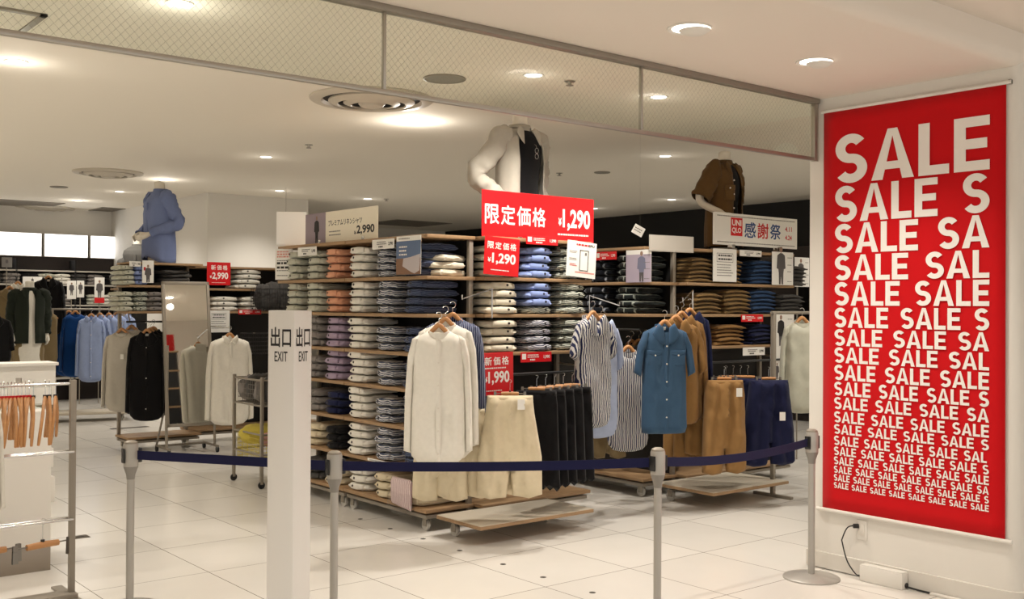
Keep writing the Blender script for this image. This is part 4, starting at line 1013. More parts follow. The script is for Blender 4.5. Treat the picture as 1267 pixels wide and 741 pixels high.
def mannequin(label, loc, rz, shirt, arms, zlow=-.17, sc=1.04, gap=0., tee=None, sleeve='long', group=None, collar='open', pockets=False, buttons=0, hands=(True, True), hemz=None, loose=1.0, plastic=None):
    pl = plastic or M_PLAST
    t = thing('mannequin', label, 'mannequin', loc, rz, group); t.scale = (sc,)*3
    m = MB()
    R = interp([(zlow, .155, .112, .0), (0, .165, .115, .0), (.1, .165, .112, 0), (.24, .142, .098, 0), (.4, .165, .112, -.005), (.5, .182, .112, 0), (.56, .172, .098, .004), (.61, .115, .078, .008), (.64, .066, .062, .006), (.70, .057, .057, .0), (.745, .06, .06, -.004), (.755, .03, .03, -.004)], 3)
    m.loft([ell(z+zlow*0, rx, ry, cy) for z, rx, ry, cy in R])
    for s_, A, hd in zip((-1, 1), arms, hands):
        A = [Vector(a) for a in A]; m.tube(spline(A, 6), [.052+(.027-.052)*i/(6*(len(A)-1)) for i in range(6*(len(A)-1)+1)], 12)
        if hd: hand_into(m, A[-1], A[-1]-A[-2], Vector((-s_, -.4, -.2)), 1.0)
    fuse(m, .0085, 4).build('body', pl, t, True, 180)
    MB().box(-.14, .14, -.1, .1, zlow-.012/sc, zlow, .003).build('stand_plate', M_STEEL, t)
    hz = hemz if hemz is not None else zlow+.02
    B = interp([(hz, .205*loose, .148*loose, 0), (.02, .202*loose, .15*loose, 0), (.2, .19*loose, .142*loose, 0), (.38, .197*loose, .146*loose, -.004), (.5, .204, .138, 0), (.56, .19, .118, .004), (.6, .14, .095, .008), (.632, .083, .078, .006)], 4)
    n = 44; rings = []; sd = random.random()*40
    for i, (z, rx, ry, cy) in enumerate(B):
        g = None
        if gap: g = max(.10, gap*(1 if z < .5 else max(.25, 1-(z-.5)*1.2)))
        ring = []
        for k, p in enumerate(ell(z, rx, ry, cy, n, g)):
            a = math.atan2(p[1], p[0]); low = min(1, max(0, (.58-z)*1.6))
            f = 1+low*(.10*noise.noise(Vector((math.cos(a)*2.2, math.sin(a)*2.2, z*1.4+sd)))+.06*noise.noise(Vector((math.cos(a)*4.5, math.sin(a)*4.5, z*2.2+sd)))+.02*noise.noise(Vector((math.cos(a)*9, math.sin(a)*9, z*9+sd))))
            ring.append((p[0]*f, p[1]*f, p[2]+(-.045*math.cos(2*a)*max(0, 1-(z-hz)/.12) if collar != 'open' else 0)))
        rings.append(ring)
    m = MB(); m.loft(rings, cap=False, gap=gap or None); solid(m.build('shirt_body', shirt, t, True, 180), .005)
    if tee:
        T = interp([(zlow+.01, .172, .128, 0), (.0, .178, .128, 0), (.24, .158, .113, 0), (.4, .178, .126, -.005), (.5, .19, .122, 0), (.56, .176, .108, .004), (.605, .118, .086, .008), (.632, .072, .068, .006)], 3)
        m = MB(); m.loft([ell(*q) for q in T], cap=False); m.build('inner_tee', tee, t, True, 180)
    for s_, A in zip((-1, 1), arms):
        A = [Vector(a) for a in A]
        if sleeve == 'long': pts = [A[0]+Vector((-s_*.05, 0, .012)), A[0], A[0].lerp(A[1], .5), A[1], A[1].lerp(A[2], .5), A[2]-(A[2]-A[1]).normalized()*.015]; rad = [.075, .088, .08, .07, .058, .045]
        else: pts = [A[0]+Vector((-s_*.05, 0, .012)), A[0], A[0].lerp(A[1], .5), A[0].lerp(A[1], .98)]; rad = [.075, .09, .094, .098]
        solid(cloth_tube(pts, rad, random.random()*30, .017).build('sleeve', shirt, t, True, 180), .004)
    if collar == 'open':
        for s_ in (-1, 1):
            Q = [(s_*.075, .655), (s_*.045, .625), (s_*(.03+.1*min(gap, .5)), .50), (s_*.105, .535), (s_*.13, .60), (s_*.10, .64)]
            o = MB().puff(Q if s_ < 0 else Q[::-1], .01, .6, .02, .02, .002, 3, 0).build('collar', shirt, t, True, 70)
            o.rotation_euler = (math.radians(-22), 0, 0); o.location = (0, -.118+.6*math.sin(math.radians(-22))*-1*.0-.0, .0)
            o.location = (0, -.105-.575*math.sin(math.radians(22))*1.0+.0, .575*(1-math.cos(math.radians(22))))
            for v in o.data.vertices: pass
        m = MB(); m.loft([ell(z, r, r*.95, cy, 28) for z, r, cy in ((.62, .088, .01), (.655, .078, .006), (.665, .082, .006), (.64, .094, .01))], cap=False); m.build('neckband', shirt, t, True, 180)
    elif collar == 'band':
        m = MB(); m.loft([ell(z, r, r*.95, cy, 28) for z, r, cy in ((.615, .088, .008), (.665, .074, .004), (.667, .07, .004), (.63, .078, .008))], cap=False); m.build('collar', shirt, t, True, 180)
        MB().box(-.017, .017, -.162, -.146, hz+.03, .5, .004).build('placket', shirt, t)
    if pockets:
        for s_ in (-1, 1):
            for nm, z0, z1 in (('pocket', .27, .40), ('pocket_flap', .37, .415)):
                m = MB(); c = s_*.62; rows_ = []
                for j in range(5):
                    z = z0+(z1-z0)*j/4; rows_.append([])
                    for k in range(7):
                        a = -math.pi/2+c+(-.28+.56*k/6); rr = (.206 if nm == 'pocket' else .211); ry = (.156 if nm == 'pocket' else .161)
                        dz = (-.012*(1-abs(k-3)/3) if j == 0 else 0)
                        rows_[-1].append(m.bm.verts.new((rr*loose*math.cos(a), ry*loose*math.sin(a)-.004, z+dz)))
                for A_, B_ in zip(rows_, rows_[1:]):
                    for k in range(6): m.bm.faces.new((A_[k], A_[k+1], B_[k+1], B_[k]))
                solid(m.build(nm, shirt, t, True, 180), .004)
            a = -math.pi/2+s_*.62
            MB().lathe([(0, 0), (.008, 0), (.008, .003), (0, .004)], seg=12, mat=Matrix.Translation((.216*loose*math.cos(a), .166*loose*math.sin(a)-.004, .385))@Matrix.Rotation(a, 4, 'Z')@Matrix.Rotation(math.pi/2, 4, 'Y')).build('button', M_BTN, t)
    for i in range(buttons):
        a = -math.pi/2-gap-.05; z = .46-.13*i
        MB().lathe([(0, 0), (.008, 0), (.008, .003), (0, .004)], seg=12, mat=Matrix.Translation((.205*loose*math.cos(a), .157*loose*math.sin(a)-.004, z))@Matrix.Rotation(a, 4, 'Z')@Matrix.Rotation(math.pi/2, 4, 'Y')).build('button', M_BTN, t)
    return t
def on_top(px, d, z): q = at(px, 372, d); return (q[0], q[1], z)
WOPEN = fabric('sheer_white_shirting', srgb(182, 176, 164)); BROWN = fabric('brown_twill', srgb(98, 72, 40)); BLUEM = fabric('dusty_blue_oxford', srgb(120, 134, 176)); DGREY = fabric('dark_grey_knit', srgb(86, 84, 80))
zt = TOP+.014
m1 = mannequin('headless mannequin in an open white shirt over a black tee', (5.32, 6.42, zt+.19), D2(4), WOPEN, [[(-.19, 0, .55), (-.385, .06, .27), (-.21, -.07, .05)], [(.19, 0, .55), (.245, .05, .27), (.225, .0, .02)]], zlow=-.18, sc=1.06, gap=.62, tee=C_['black'], collar='open', hands=(True, True), loose=1.06)
# spectacles hooked on the tee
g = bpy.data.objects.new
sp = thing('spectacles', 'thin round spectacles hooked on the black tee of the white-shirted mannequin', 'spectacles', (5.345, 6.262, zt+.19+.50))
for i in range(2): MB().tube([(.002+.018*math.cos(a), -.014, -.045*i-.01+.02*math.sin(a)) for a in [j*math.pi/8 for j in range(16)]], .0016, 6, closed=True).build('rim', M_CHROME, sp)
MB().tube([(.002, -.014, -.03), (.004, -.012, -.036)], .0016, 6).build('bridge', M_CHROME, sp)
MB().tube([(.002, -.014, .01), (.004, -.004, .03), (.004, .02, .045), (.004, .03, .04)], .0014, 6).build('temple', M_CHROME, sp)
p = on_y(896, 250, 6.45)
mannequin('headless mannequin in a brown short-sleeve pocket shirt over a black tee', (p[0], 6.45, zt+.19), D2(8), BROWN, [[(-.19, 0, .55), (-.33, .06, .27), (-.10, -.12, .13)], [(.19, 0, .55), (.235, .04, .27), (.21, -.02, .04)]], zlow=-.18, sc=1.0, gap=.34, tee=C_['black'], sleeve='short', pockets=True, buttons=4, loose=1.04)
# ------------------------------------------------------------------ the far left rack group
YC = 12.0
cx0 = on_y(144, 350, 12.14)[0]; cx1 = on_y(251, 350, 11.72)[0]; cx2 = on_y(400, 350, YC)[0]
zc = lambda py, px=200, Y=11.72: on_y(px, py, Y)[2]
LC = [.165, zc(385), zc(353), ]; TC = zc(325)
eC = bay('shelving_rack', 'far oak shelving under the blue-shirted mannequin', cx0, cx1, 11.72, 12.14, LC, TC, 'x', LC[1]-.02, casters=((.07, .35), (cx1-cx0-.07, .35)))
eD = bay('shelving_rack', 'far oak shelving holding white shirts under the red 2,990 card', cx1+.02, cx2, 12.0, 12.42, [.165, on_y(290, 385, 12)[2], on_y(290, 357, 12)[2]], on_y(290, 330, 12)[2], 'x', casters=((.07, .35), (1.5, .35)))
GC = 'folded shirts on the far racks'
for px, c, n, li, lb in [(152, 'sage', 4, 2, 'leftmost stack, top shelf'), (168, 'blue', 4, 2, 'second stack, top shelf'), (150, 'sage', 4, 1, 'leftmost stack, lower shelf'), (168, 'green-striped', 4, 1, 'second stack, lower shelf'), (186, 'grey', 4, 1, 'third stack, lower shelf')]:
    stack('s', c, n, on_y(px, 350, 11.9)[0], 11.91, LC[li]+.001, 0, lb+', far rack under blue-shirted mannequin', GC, pitch=.055, sx=.62 if px < 180 else .75, sy=.95)
for i in range(4):
    folded_shirt('dark grey', (on_y(212, 350, 11.9)[0]+random.uniform(-.03, .06), 11.92, LC[2]+.001+i*.045), math.radians(random.uniform(60, 110)), (1.2, .95, .75), f'dark grey folded shirt, {ORD[i] if i < 3 else "topmost"}, loose pile on the far rack under blue-shirted mannequin', 'loose dark pile on the far rack', False)
for px, li, n, lb in [(300, 2, 4, 'pile right of the red 2,990 card'), (272, 1, 3, 'lower shelf pile above the white notice card'), (308, 1, 3, 'lower shelf pile above the red price strip')]:
    stack('s', 'white', n, on_y(px, 355, 12.2)[0], 12.19, [.165, on_y(290, 385, 12)[2], on_y(290, 357, 12)[2]][li]+.001, 0, lb, GC, pitch=.06, sx=1.25, sy=.95)
for px, li, lb in [(262, 1, 'left'), (316, 1, 'right')]: pass
p = on_y(197, 300, 11.95)
mannequin('headless mannequin in a dusty blue long-sleeve shirt with one hand raised', (p[0], 11.95, TC+.19), D2(-82), BLUEM, [[(-.19, 0, .55), (-.24, .03, .28), (-.14, -.18, .14)], [(.19, 0, .55), (.255, .09, .27), (.12, -.20, .13)]], zlow=-.175, sc=1.0, collar='band', loose=1.08, hemz=-.16)
p = on_top(169, 15.9, 0)
MB_ped = thing('display_plinth', 'tall dark plinth behind the far rack carrying the grey mannequin', 'plinth', (p[0], p[1], 0))
MB().box(-.12, .12, -.12, .12, 0, 1.86, .006).build('column', M_DARK, MB_ped); MB().box(-.32, .32, -.22, .22, 1.86, 1.885, .003).build('top_slab', M_WOOD, MB_ped)
mannequin('dark grey mannequin with hand on hip half hidden behind the blue-shirted one', (p[0], p[1], 1.885+.02), D2(-30), DGREY, [[(-.19, 0, .36), (-.33, .03, .12), (-.19, -.1, .05)], [(.19, 0, .36), (.30, .03, .12), (.12, -.16, .1)]], zlow=-.0, sc=.98, collar='band', loose=.95, hemz=.02)

# standing mirror
mx = on_z(236, 560, 0)
t = thing('standing_mirror', 'tall grey-framed standing mirror on castors before the far rack', 'mirror', (mx[0]-.02, 11.27, 0), D2(-3))
w, h, tl = .27, 1.62, math.radians(7.5)
Rm = Matrix.Translation((0, .02, .30))@Matrix.Rotation(-tl, 4, 'X')
m = MB()
for a in ((-w, -w+.032, 0, h), (w-.032, w, 0, h), (-w, w, 0, .035), (-w, w, h-.035, h)): m.box(a[0], a[1], -.018, .018, a[2], a[3], .003, Rm)
m.build('frame', M_GREYM, t); MB().box(-w+.03, w-.03, -.006, .006, .03, h-.03, 0, Rm).build('mirror_glass', M_MIRROR, t, False)
MB().box(-w+.02, w-.02, .008, .014, .02, h-.02, 0, Rm).build('back_board', M_GREYM, t, False)
for s_ in (-1, 1):
    MB().tube([(s_*w, .0, 1.2), (s_*w, .02, .30), (s_*w, -.0, .07)], .016, 8).build('leg', M_GREYM, t)
    MB().tube([(s_*w, -.10, .07), (s_*w, .36, .07)], .015, 8).build('foot_bar', M_GREYM, t)
    for yy in (-.08, .34): MB().lathe([(0, -.012), (.03, -.012), (.034, 0), (.03, .012), (0, .012)], seg=16, mat=Matrix.Translation((s_*w, yy, .034))@Matrix.Rotation(math.pi/2, 4, 'Y')).build('castor_wheel', M_BLACK, t)
MB().tube([(-w, .3, .07), (w, .3, .07)], .013, 8).build('cross_bar', M_GREYM, t)
MB().tube([(-w, .35, .07), (-w*.2, .22, 1.3)], .012, 8).build('stay', M_GREYM, t)

# hanging white shirt below the notice card, wire baskets, basket trolley
p = at(284, 417, 11.55); hang_shirt('white button-down shirt hanging below the notice card on the far rack', p, D2(-12), .97, .21, 'long', C_['white'], 'point', 6, seed=101, SL=.9, T=.08, hang='the white button-down shirt at the far rack')
def basket(label, x, y, z, rz, w, d, h, wire, nw=12, nh=5, group=None):
    t = thing('wire_basket', label, 'basket', (x, y, z), rz, group)
    m = MB(); r = .0028
    for k in range(nh+1):
        zz = h*k/nh; m.tube([(-w/2, -d/2, zz), (w/2, -d/2, zz), (w/2, d/2, zz), (-w/2, d/2, zz)], r*(2 if k == nh else 1), 5, closed=True)
    for k in range(nw+1):
        u = -w/2+w*k/nw; m.tube([(u, -d/2, h), (u, -d/2, 0), (u, d/2, 0), (u, d/2, h)], r, 5)
    for k in range(9):
        v = -d/2+d*k/8; m.tube([(-w/2, v, h), (-w/2, v, 0), (w/2, v, 0), (w/2, v, h)], r, 5)
    m.build('wire_grid', wire, t, True); return t
M_BW = plain('black_wire', srgb(40, 38, 38), .4, .3); M_YW = plain('yellow_wire', srgb(206, 188, 72), .45)
def cloth_lump(label, P, rz, w, d, h, mat, cat='garment', name='folded_garment', seed=0, group=None):
    t = thing(name, label, cat, P, rz, group)
    m = MB(); n = 18; k = 10; rings = []
    for i in range(k+1):
        v = i/k; r = math.sin(math.pi*(.06+.88*v))**.45; z = h*(1-math.cos(math.pi*v))/2; ring = []
        for j in range(n):
            a = 2*math.pi*j/n; cx, cy = math.cos(a), math.sin(a)
            cx = math.copysign(abs(cx)**.65, cx); cy = math.copysign(abs(cy)**.65, cy)
            f = 1+.22*noise.noise(Vector((cx*2, cy*2, v*3+seed)))+.16*noise.noise(Vector((cx*6, cy*6, v*8+seed)))
            ring.append((cx*w/2*r*f, cy*d/2*r*f, max(0, z+.025*noise.noise(Vector((cx*2, cy*2, seed+v)))*v+.03*noise.noise(Vector((cx*5, cy*5, seed*2+v*4)))*v)))
        rings.append(ring)
    m.loft(rings); m.build('cloth', mat, t, True, 180)
    q = MB(); q.tube([(w*.34*math.cos(a), -d*.42*abs(math.cos(a*.5))+.02, h*.55+.02*math.sin(a*3)) for a in [j*.3 for j in range(9)]], .012, 6); q.build('fold', mat, t, True, 180)
    return t
p1 = on_y(326, 378, 11.95)
basket('dark wire basket hooked at the far rack top shelf holding black clothes', p1[0], 11.72, p1[2]-.06, 0, .42, .3, .26, M_BW)
for i in range(3): cloth_lump(f'dark garment heaped in the upper wire basket, {("left", "middle", "right")[i]}', (p1[0]-.12+.12*i, 11.72, p1[2]-.05), 0, .16, .24, .30+.02*i, C_['dark grey'], 'clothes', 'heaped_garment', i, 'dark clothes in the upper basket')
p2 = on_y(318, 437, 11.6)
basket('empty dark wire basket right of the hanging white button-down shirt', p2[0], 11.55, p2[2], 0, .34, .3, .24, M_BW)
MB().tube([(p2[0]-eD.location.x, .02, p2[2]+.23), (p2[0]-eD.location.x, -.33, p2[2]+.235)], .008, 6).build('basket_hook', M_GREYM, eD)
MB().tube([(p1[0]-eD.location.x, .02, p1[2]+.19), (p1[0]-eD.location.x, -.16, p1[2]+.195)], .008, 6).build('basket_hook', M_GREYM, eD)
a = on_z(289, 596, 0); b = on_z(326, 607, 0)
t = thing('basket_trolley', 'grey tube trolley with baskets standing left of the exit post', 'trolley', (4.45, 9.0, 0), D2(-90))
cw, cd, ch = .29, .22, 1.0
for sx_ in (-1, 1):
    for sy_ in (-1, 1):
        MB().box(sx_*cw-.014, sx_*cw+.014, sy_*cd-.014, sy_*cd+.014, .07, ch, .003).build('post', M_GREYM, t)
        c = MB().box(sx_*cw-.012, sx_*cw+.012, sy_*cd-.014, sy_*cd+.014, .04, .075, .002).build('castor', M_GREYM, t)
        MB().lathe([(0, -.011), (.03, -.011), (.034, 0), (.03, .011), (0, .011)], seg=16, mat=Matrix.Translation((sx_*cw, sy_*cd, .034))@Matrix.Rotation(math.pi/2, 4, 'Y')).build('wheel', M_BLACK, c)
for z in (.30, .38+.1, ch-.03, .74):
    MB().tube([(-cw, -cd, z), (cw, -cd, z), (cw, cd, z), (-cw, cd, z)], .009, 6, closed=True).build('rail', M_GREYM, t)
import mathutils
def tro(x, y, z): v = Matrix.Rotation(D2(-90), 4, 'Z')@Vector((x, y, 0)); return (4.45+v.x, 9.0+v.y, z)
basket('grey wire basket in the trolley upper tier holding grey clothes', *tro(0, 0, .75), D2(-90), .53, .39, .21, plain('grey_wire', srgb(120, 114, 106), .4, .4))
basket('yellow wire basket in the trolley lower tier', *tro(0, 0, .20), D2(-90), .53, .39, .27, M_YW, 22, 7)
for i in range(4): cloth_lump(f'grey rolled garment in the trolley top basket, {("first", "second", "third", "fourth")[i]} from the left', tro(-.21+.14*i, -.02, .755), D2(-90+8*i), .145, .36, .22+.03*(i % 2), C_['dark grey'] if i % 2 else C_['grey'], 'clothes', 'rolled_garment', 10+i, 'grey clothes in the trolley')
cloth_lump('yellow crumpled garment lying over the yellow basket', tro(-.10, -.03, .36), D2(-60), .36, .36, .17, C_['yellow'], 'clothes', 'crumpled_garment', 30)
cloth_lump('dusty pink crumpled garment beside the yellow one in the yellow basket', tro(.20, 0, .36), D2(-90), .18, .34, .13, C_['dusty pink'], 'clothes', 'crumpled_garment', 31)

# clothes rails at far left
def rail_rack(label, P, ang, w, h, base=True):
    t = thing('clothes_rail', label, 'clothes rail', (P[0], P[1], 0), ang)
    MB().tube([(-w/2, 0, h), (w/2, 0, h)], .014, 8).build('rail', M_GREYM, t)
    for x in (-w/2+.03, w/2-.03): MB().box(x-.018, x+.018, -.018, .018, .13, h+.01, .003).build('post', M_GREYM, t)
    if not base:
        for x in (-w/2+.03, w/2-.03): MB().box(x-.02, x+.02, -.2, .2, 0, .025, .003).build('foot', M_GREYM, t); MB().box(x-.018, x+.018, -.018, .018, .02, .14, .003).build('post_socket', M_GREYM, t)
        return t
    MB().box(-w/2-.05, w/2+.05, -.24, .24, .10, .135, .004).build('base_board', plain('worn_white_laminate', srgb(206, 196, 178), .5), t)
    for x in (-w/2+.05, w/2-.05):
        for y in (-.18, .18): caster(t, x, y)
    return t
d2 = 14.9
pA = at(110, 380, d2); rail_rack('grey clothes rail on castors holding blue shirts at far left', (pA[0], pA[1]+.02), D2(-14), 1.0, pA[2]-.03)
for i, (px, py, mt, L, hw, cl, lb) in enumerate([(74, 389, DB, .88, .17, 'band', 'deep blue shirt at the left end of the far clothes rail'), (85, 388, RB, .90, .17, 'band', 'royal blue shirt second on the far clothes rail'), (93, 388, RB, .91, .17, 'band', 'royal blue shirt third on the far clothes rail'),
        (113, 392, LB, .92, .165, 'point', 'light blue band shirt shown fully front on the far clothes rail'), (124, 391, LB, .90, .16, 'point', 'light blue shirt first behind the fully shown light blue shirt'), (135, 391, LB, .9, .16, 'point', 'light blue shirt second behind the fully shown light blue shirt'), (145, 390, LB, .9, .16, 'point', 'light blue shirt third behind the fully shown light blue shirt'), (155, 390, LB, .9, .16, 'point', 'light blue shirt rearmost on the far clothes rail')]):
    dd = d2+(-.12 if i == 3 else .06*abs(i-3) if i > 3 else .10*abs(i-3)+.02*i); p = at(px, py, dd)
    hang_shirt(lb, p, D2(-20 if i == 3 else -48 if i > 3 else -5), L, hw, 'long', mt, cl, 5 if i == 3 else 0, seed=110+i, SL=.82, hang=('the deep blue shirt at left', 'the second royal blue shirt', 'the third royal blue shirt', 'the fully shown light blue shirt', 'the first half-hidden light blue shirt', 'the second half-hidden light blue shirt', 'the third half-hidden light blue shirt', 'the rearmost light blue shirt')[i], step=.045)
p = at(57, 386, 14.6); hang_shirt('khaki sleeveless long top hanging left of the deep blue shirt', p, D2(-10), .75, .15, None, KHAKI, 'band', 0, seed=130, step=.045)
p = at(60, 345, 14.9); hang_shirt('black long coat hanging behind the green-jacketed mannequin', p, D2(-20), .80, .19, 'long', C_['black'], 'open', 0, seed=131, step=.045)
pB = on_y(180, 398, 11.86); MB().tube([(.02, .14, pB[2]), (cx1-cx0-.02, .14, pB[2])], .011, 8).build('hang_rail', M_BLACK, eC)
for i in range(2): MB().tube([(.06+.6*i, .2, LC[1]-.03), (.06+.6*i, .14, pB[2])], .008, 6).build('rail_bracket', M_GREYM, eC)
p = at(151, 411, 11.86); hang_shirt('pale grey long cardigan with a white tag hanging left of the black coats', p, D2(-30), .90, .175, 'long', LGREY, 'band', 0, seed=140, SL=.84, tagcard=(.0, -.30), step=.04, hang='the pale tagged cardigan')
p = at(163, 407, 11.98); hang_shirt('pale grey cardigan just behind the tagged cardigan', p, D2(-35), .80, .16, 'long', LGREY, 'band', 0, seed=141, SL=.75, step=.05)
for i in range(3):
    p = at(182+4*i, 412-1.5*i, 11.70+.11*i); hang_shirt(f'long black coat on the far rail, {("nearest", "middle", "rearmost")[i]} of three', p, D2(-28), .98, .18, 'long', C_['black'], 'open', 3 if i == 0 else 0, seed=145+i, T=.04, SL=.88, step=.045)
# rail for the pale top beside the banner wall, arm for the far white shirt, rail for the khaki trousers
x_, y_, z_ = rail_rack_late; rail_rack('grey clothes rail behind the banner wall holding the pale top', (x_+.3, y_+.03), D2(0), 1.4, z_+.08, False)
sh = [o for o in COL.objects if o.get('label', '').startswith('white button-down shirt hanging')][0].location
MB().tube([(sh.x-eD.location.x, .02, sh.z+.12), (sh.x-eD.location.x, sh.y-eD.location.y-.02, sh.z+.10)], .007, 6).build('hanging_arm', M_CHROME, eD)
kt = [o for o in COL.objects if o.get('group') == 'khaki trousers in the gap']; ka, kb = kt[0].location-rB.location, kt[-1].location-rB.location
MB().tube([ka+Vector((0, -.1, .01)), kb+Vector((0, .1, .01))], .01, 8).build('hang_rail', M_BLACK, rB)
# green-jacketed mannequin
q = at(36, 440, 14.0)
t = mannequin('mannequin in a dark green zip jacket over a white top at far left', (q[0], q[1], 1.22), D2(-2), GREEN, [[(-.18, 0, .55), (-.225, .05, .28), (-.22, -.03, .01)], [(.18, 0, .55), (.225, .05, .28), (.22, -.03, .01)]], zlow=-.55, sc=.97, gap=.2, tee=C_['white'], collar='open', loose=.98, hemz=-.1, plastic=C_['white'])
for s_ in (-1, 1): solid(cloth_tube([(s_*.08, 0, -.02), (s_*.09, 0, -.35), (s_*.095, .0, -.75), (s_*.10, 0, -1.10)], [.105, .10, .085, .075], 3+s_, .012).build('trouser_leg', KHAKI, t, True, 180), .004)
MB().lathe([(0, 0), (.2, 0), (.2, .02), (.03, .03), (.025, .5), (0, .5)], (0, .02, -1.255), seg=28).build('stand_base', M_WHITE, t)
p = at(12, 358, 14.6); hang_shirt('khaki long coat hanging left of the green-jacketed mannequin', p, D2(-6), 1.0, .2, 'long', KHAKI, 'open', 0, seed=151, SL=.75, step=.05)
p = at(-8, 392, 13.2); hang_shirt('black garment cut by the left edge beside the khaki coat', p, D2(-10), .62, .2, 'long', C_['black'], 'open', 0, seed=152, SL=.42, step=.05)
p = at(22, 352, 14.9); hang_shirt('white blouse hanging behind the khaki coat at far left', p, D2(-6), .7, .17, 'long', C_['white'], 'point', 0, seed=153, SL=.6, step=.05)

# ------------------------------------------------------------------ price cards and signs
def card(label, px0, py0, px1, py1, P, ang, mat, name='price_card', tilt=0., cat='sign', group=None, th=.003, off=0.):
    a = on_plane(px0, py0, P, ang); b = on_plane(px1, py1, P, ang)
    tv = np.array([math.cos(ang), math.sin(ang)]); w = float(np.dot((b-a)[:2], tv)); h = a[2]-b[2]
    t = thing(name, label, cat, (a[0]+off*math.sin(ang), a[1]-off*math.cos(ang), b[2]), ang, group)
    if tilt: t.rotation_euler = (0, math.radians(tilt), ang)
    MB().box(0, w, -th, 0, 0, h, .0008).build('panel', mat, t, False)
    return t, w, h, -th-.0008
def logo(t, x, z, s, y):
    MB().prism([(x, z), (x+s, z), (x+s, z+s), (x, z+s)], y, y-.0003).build('logo_square', M_RED, t, False)
    put_text(t, 'UNI', x+s*.1, z+s*.55, s*.8, s*.34, y-.0006, M_INKW, .03); put_text(t, 'QLO', x+s*.1, z+s*.12, s*.8, s*.34, y-.0006, M_INKW, .03)
def figure(t, x, z, h, y, coat, skin, legs, name='figure_print'):
    """a standing figure printed on a card"""
    m = MB(); m.prism([(x+.062*h*math.cos(a), z+h*.91+.08*h*math.sin(a)) for a in [i*.524 for i in range(12)]], y, y-.0003); m.build(name, skin, t, False)
    m = MB(); m.prism([(x-.05*h, z+h*.82), (x+.05*h, z+h*.82), (x+.16*h, z+h*.76), (x+.19*h, z+h*.42), (x+.12*h, z+h*.40), (x+.10*h, z+h*.30), (x-.10*h, z+h*.30), (x-.12*h, z+h*.40), (x-.19*h, z+h*.42), (x-.16*h, z+h*.76)], y, y-.0003); m.build(name, coat, t, False)
    m = MB(); m.prism([(x-.10*h, z+h*.30), (x+.10*h, z+h*.30), (x+.09*h, z), (x+.02*h, z), (x, z+h*.22), (x-.02*h, z), (x-.09*h, z)], y, y-.0003); m.build(name, legs, t, False)
def rect(t, x0, x1, z0, z1, y, mat, name='print_area'): return MB().prism([(x0, z0), (x1, z0), (x1, z1), (x0, z1)], y, y-.0002).build(name, mat, t, False)
YE = (0, ey0-.012, 0)
# big red sign
t, w, h, y = card('large red acrylic sign reading 1,290 yen standing on the main rack top', 596, 234, 734, 303, (0, 6.24, 0), 0, M_RED, 'price_sign')
for i, c in enumerate('限定価格'): put_text(t, c, w*(.025+.135*i), h*.31, w*.12, h*.41, y, M_INKW, .012)
put_text(t, '¥', w*.665, h*.37, w*.03, h*.17, y, M_INKW, .03)
put_text(t, '1,290', w*.705, h*.27, w*.26, h*.47, y, M_INKW, .045); put_lines(t, w*.66, w*.97, [h*.17], y, h*.035, M_INKW)
MB().box(w*.3, w*.34, -.01, .02, -.012, .03, .002).build('foot_clip', M_CHROME, t); MB().box(w*.8, w*.84, -.01, .02, -.012, .03, .002).build('foot_clip', M_CHROME, t)
t, w, h, y = card('small red card reading 1,290 yen hooked on the main rack top shelf', 598, 291, 641, 340, (0, ey0-.035, 0), 0, M_RED, tilt=3)
for i, c in enumerate('限定価格'): put_text(t, c, w*(.08+.215*i), h*.68, w*.18, h*.19, y, M_INKW, .012)
put_text(t, '¥', w*.1, h*.33, w*.09, h*.12, y, M_INKW, .03); put_text(t, '1,290', w*.22, h*.27, w*.68, h*.31, y, M_INKW, .05); put_lines(t, w*.2, w*.85, [h*.12], y, h*.025, M_INKW)
t, w, h, y = card('red card reading 1,990 yen hooked above the cream shorts', 593, 437, 635, 488, (0, 6.105, 0), 0, M_RED, tilt=-1)
for i, c in enumerate('新価格'): put_text(t, c, w*(.16+.25*i), h*.70, w*.21, h*.2, y, M_INKW, .012)
put_lines(t, w*.16, w*.84, [h*.62], y, h*.03, M_INKW); put_text(t, '¥', w*.14, h*.31, w*.1, h*.13, y, M_INKW, .03); put_text(t, '1,990', w*.26, h*.24, w*.62, h*.32, y, M_INKW, .05); put_lines(t, w*.2, w*.8, [h*.1], y, h*.02, M_INKW)
def strip(label, x0, y0, x1, y1, P, ang, price, red=True):
    t, w, h, y = card(label, x0, y0, x1, y1, P, ang, M_RED if red else M_PAPER, 'shelf_label')
    ink = M_INKW if red else M_INKG
    if red: logo_w = rect(t, w*.04, w*.17, h*.3, h*.85, y, M_INKW, 'logo_print')
    put_lines(t, w*.22, w*.66, [h*.66, h*.46], y, h*.1, ink); put_lines(t, w*.3, w*.5, [h*.16], y, h*.16, M_INKW if red else M_INKK)
    put_text(t, price, w*.74, h*.3, w*.2, h*.38, y, M_INKW if red else M_INKK, .04); return t
strip('red shelf label right of the small 1,290 card on the main rack', 651, 291, 690, 304, YE, 0, '1,290')
strip('red shelf label right of the red 1,990 card', 644, 436, 682, 447, (0, ey0-.02, 0), 0, '1,990')
t, w, h, y = card('white poster with a drawn smartphone hanging at the main rack top right', 700, 296, 736, 342, (0, ey0-.02, 0), 0, M_PAPER, 'poster', tilt=4)
put_lines(t, w*.3, w*.75, [h*.88], y, h*.05, M_INKR); put_text(t, 'SPU', w*.72, h*.87, w*.2, h*.07, y, M_INKK, .03)
m = MB(); P_ = [(w*.44, h*.2), (w*.72, h*.2), (w*.72, h*.76), (w*.44, h*.76)]
m.tube([(a, y, b) for a, b in P_], .004, 4, closed=True); m.build('phone_outline', M_INKK, t, False)
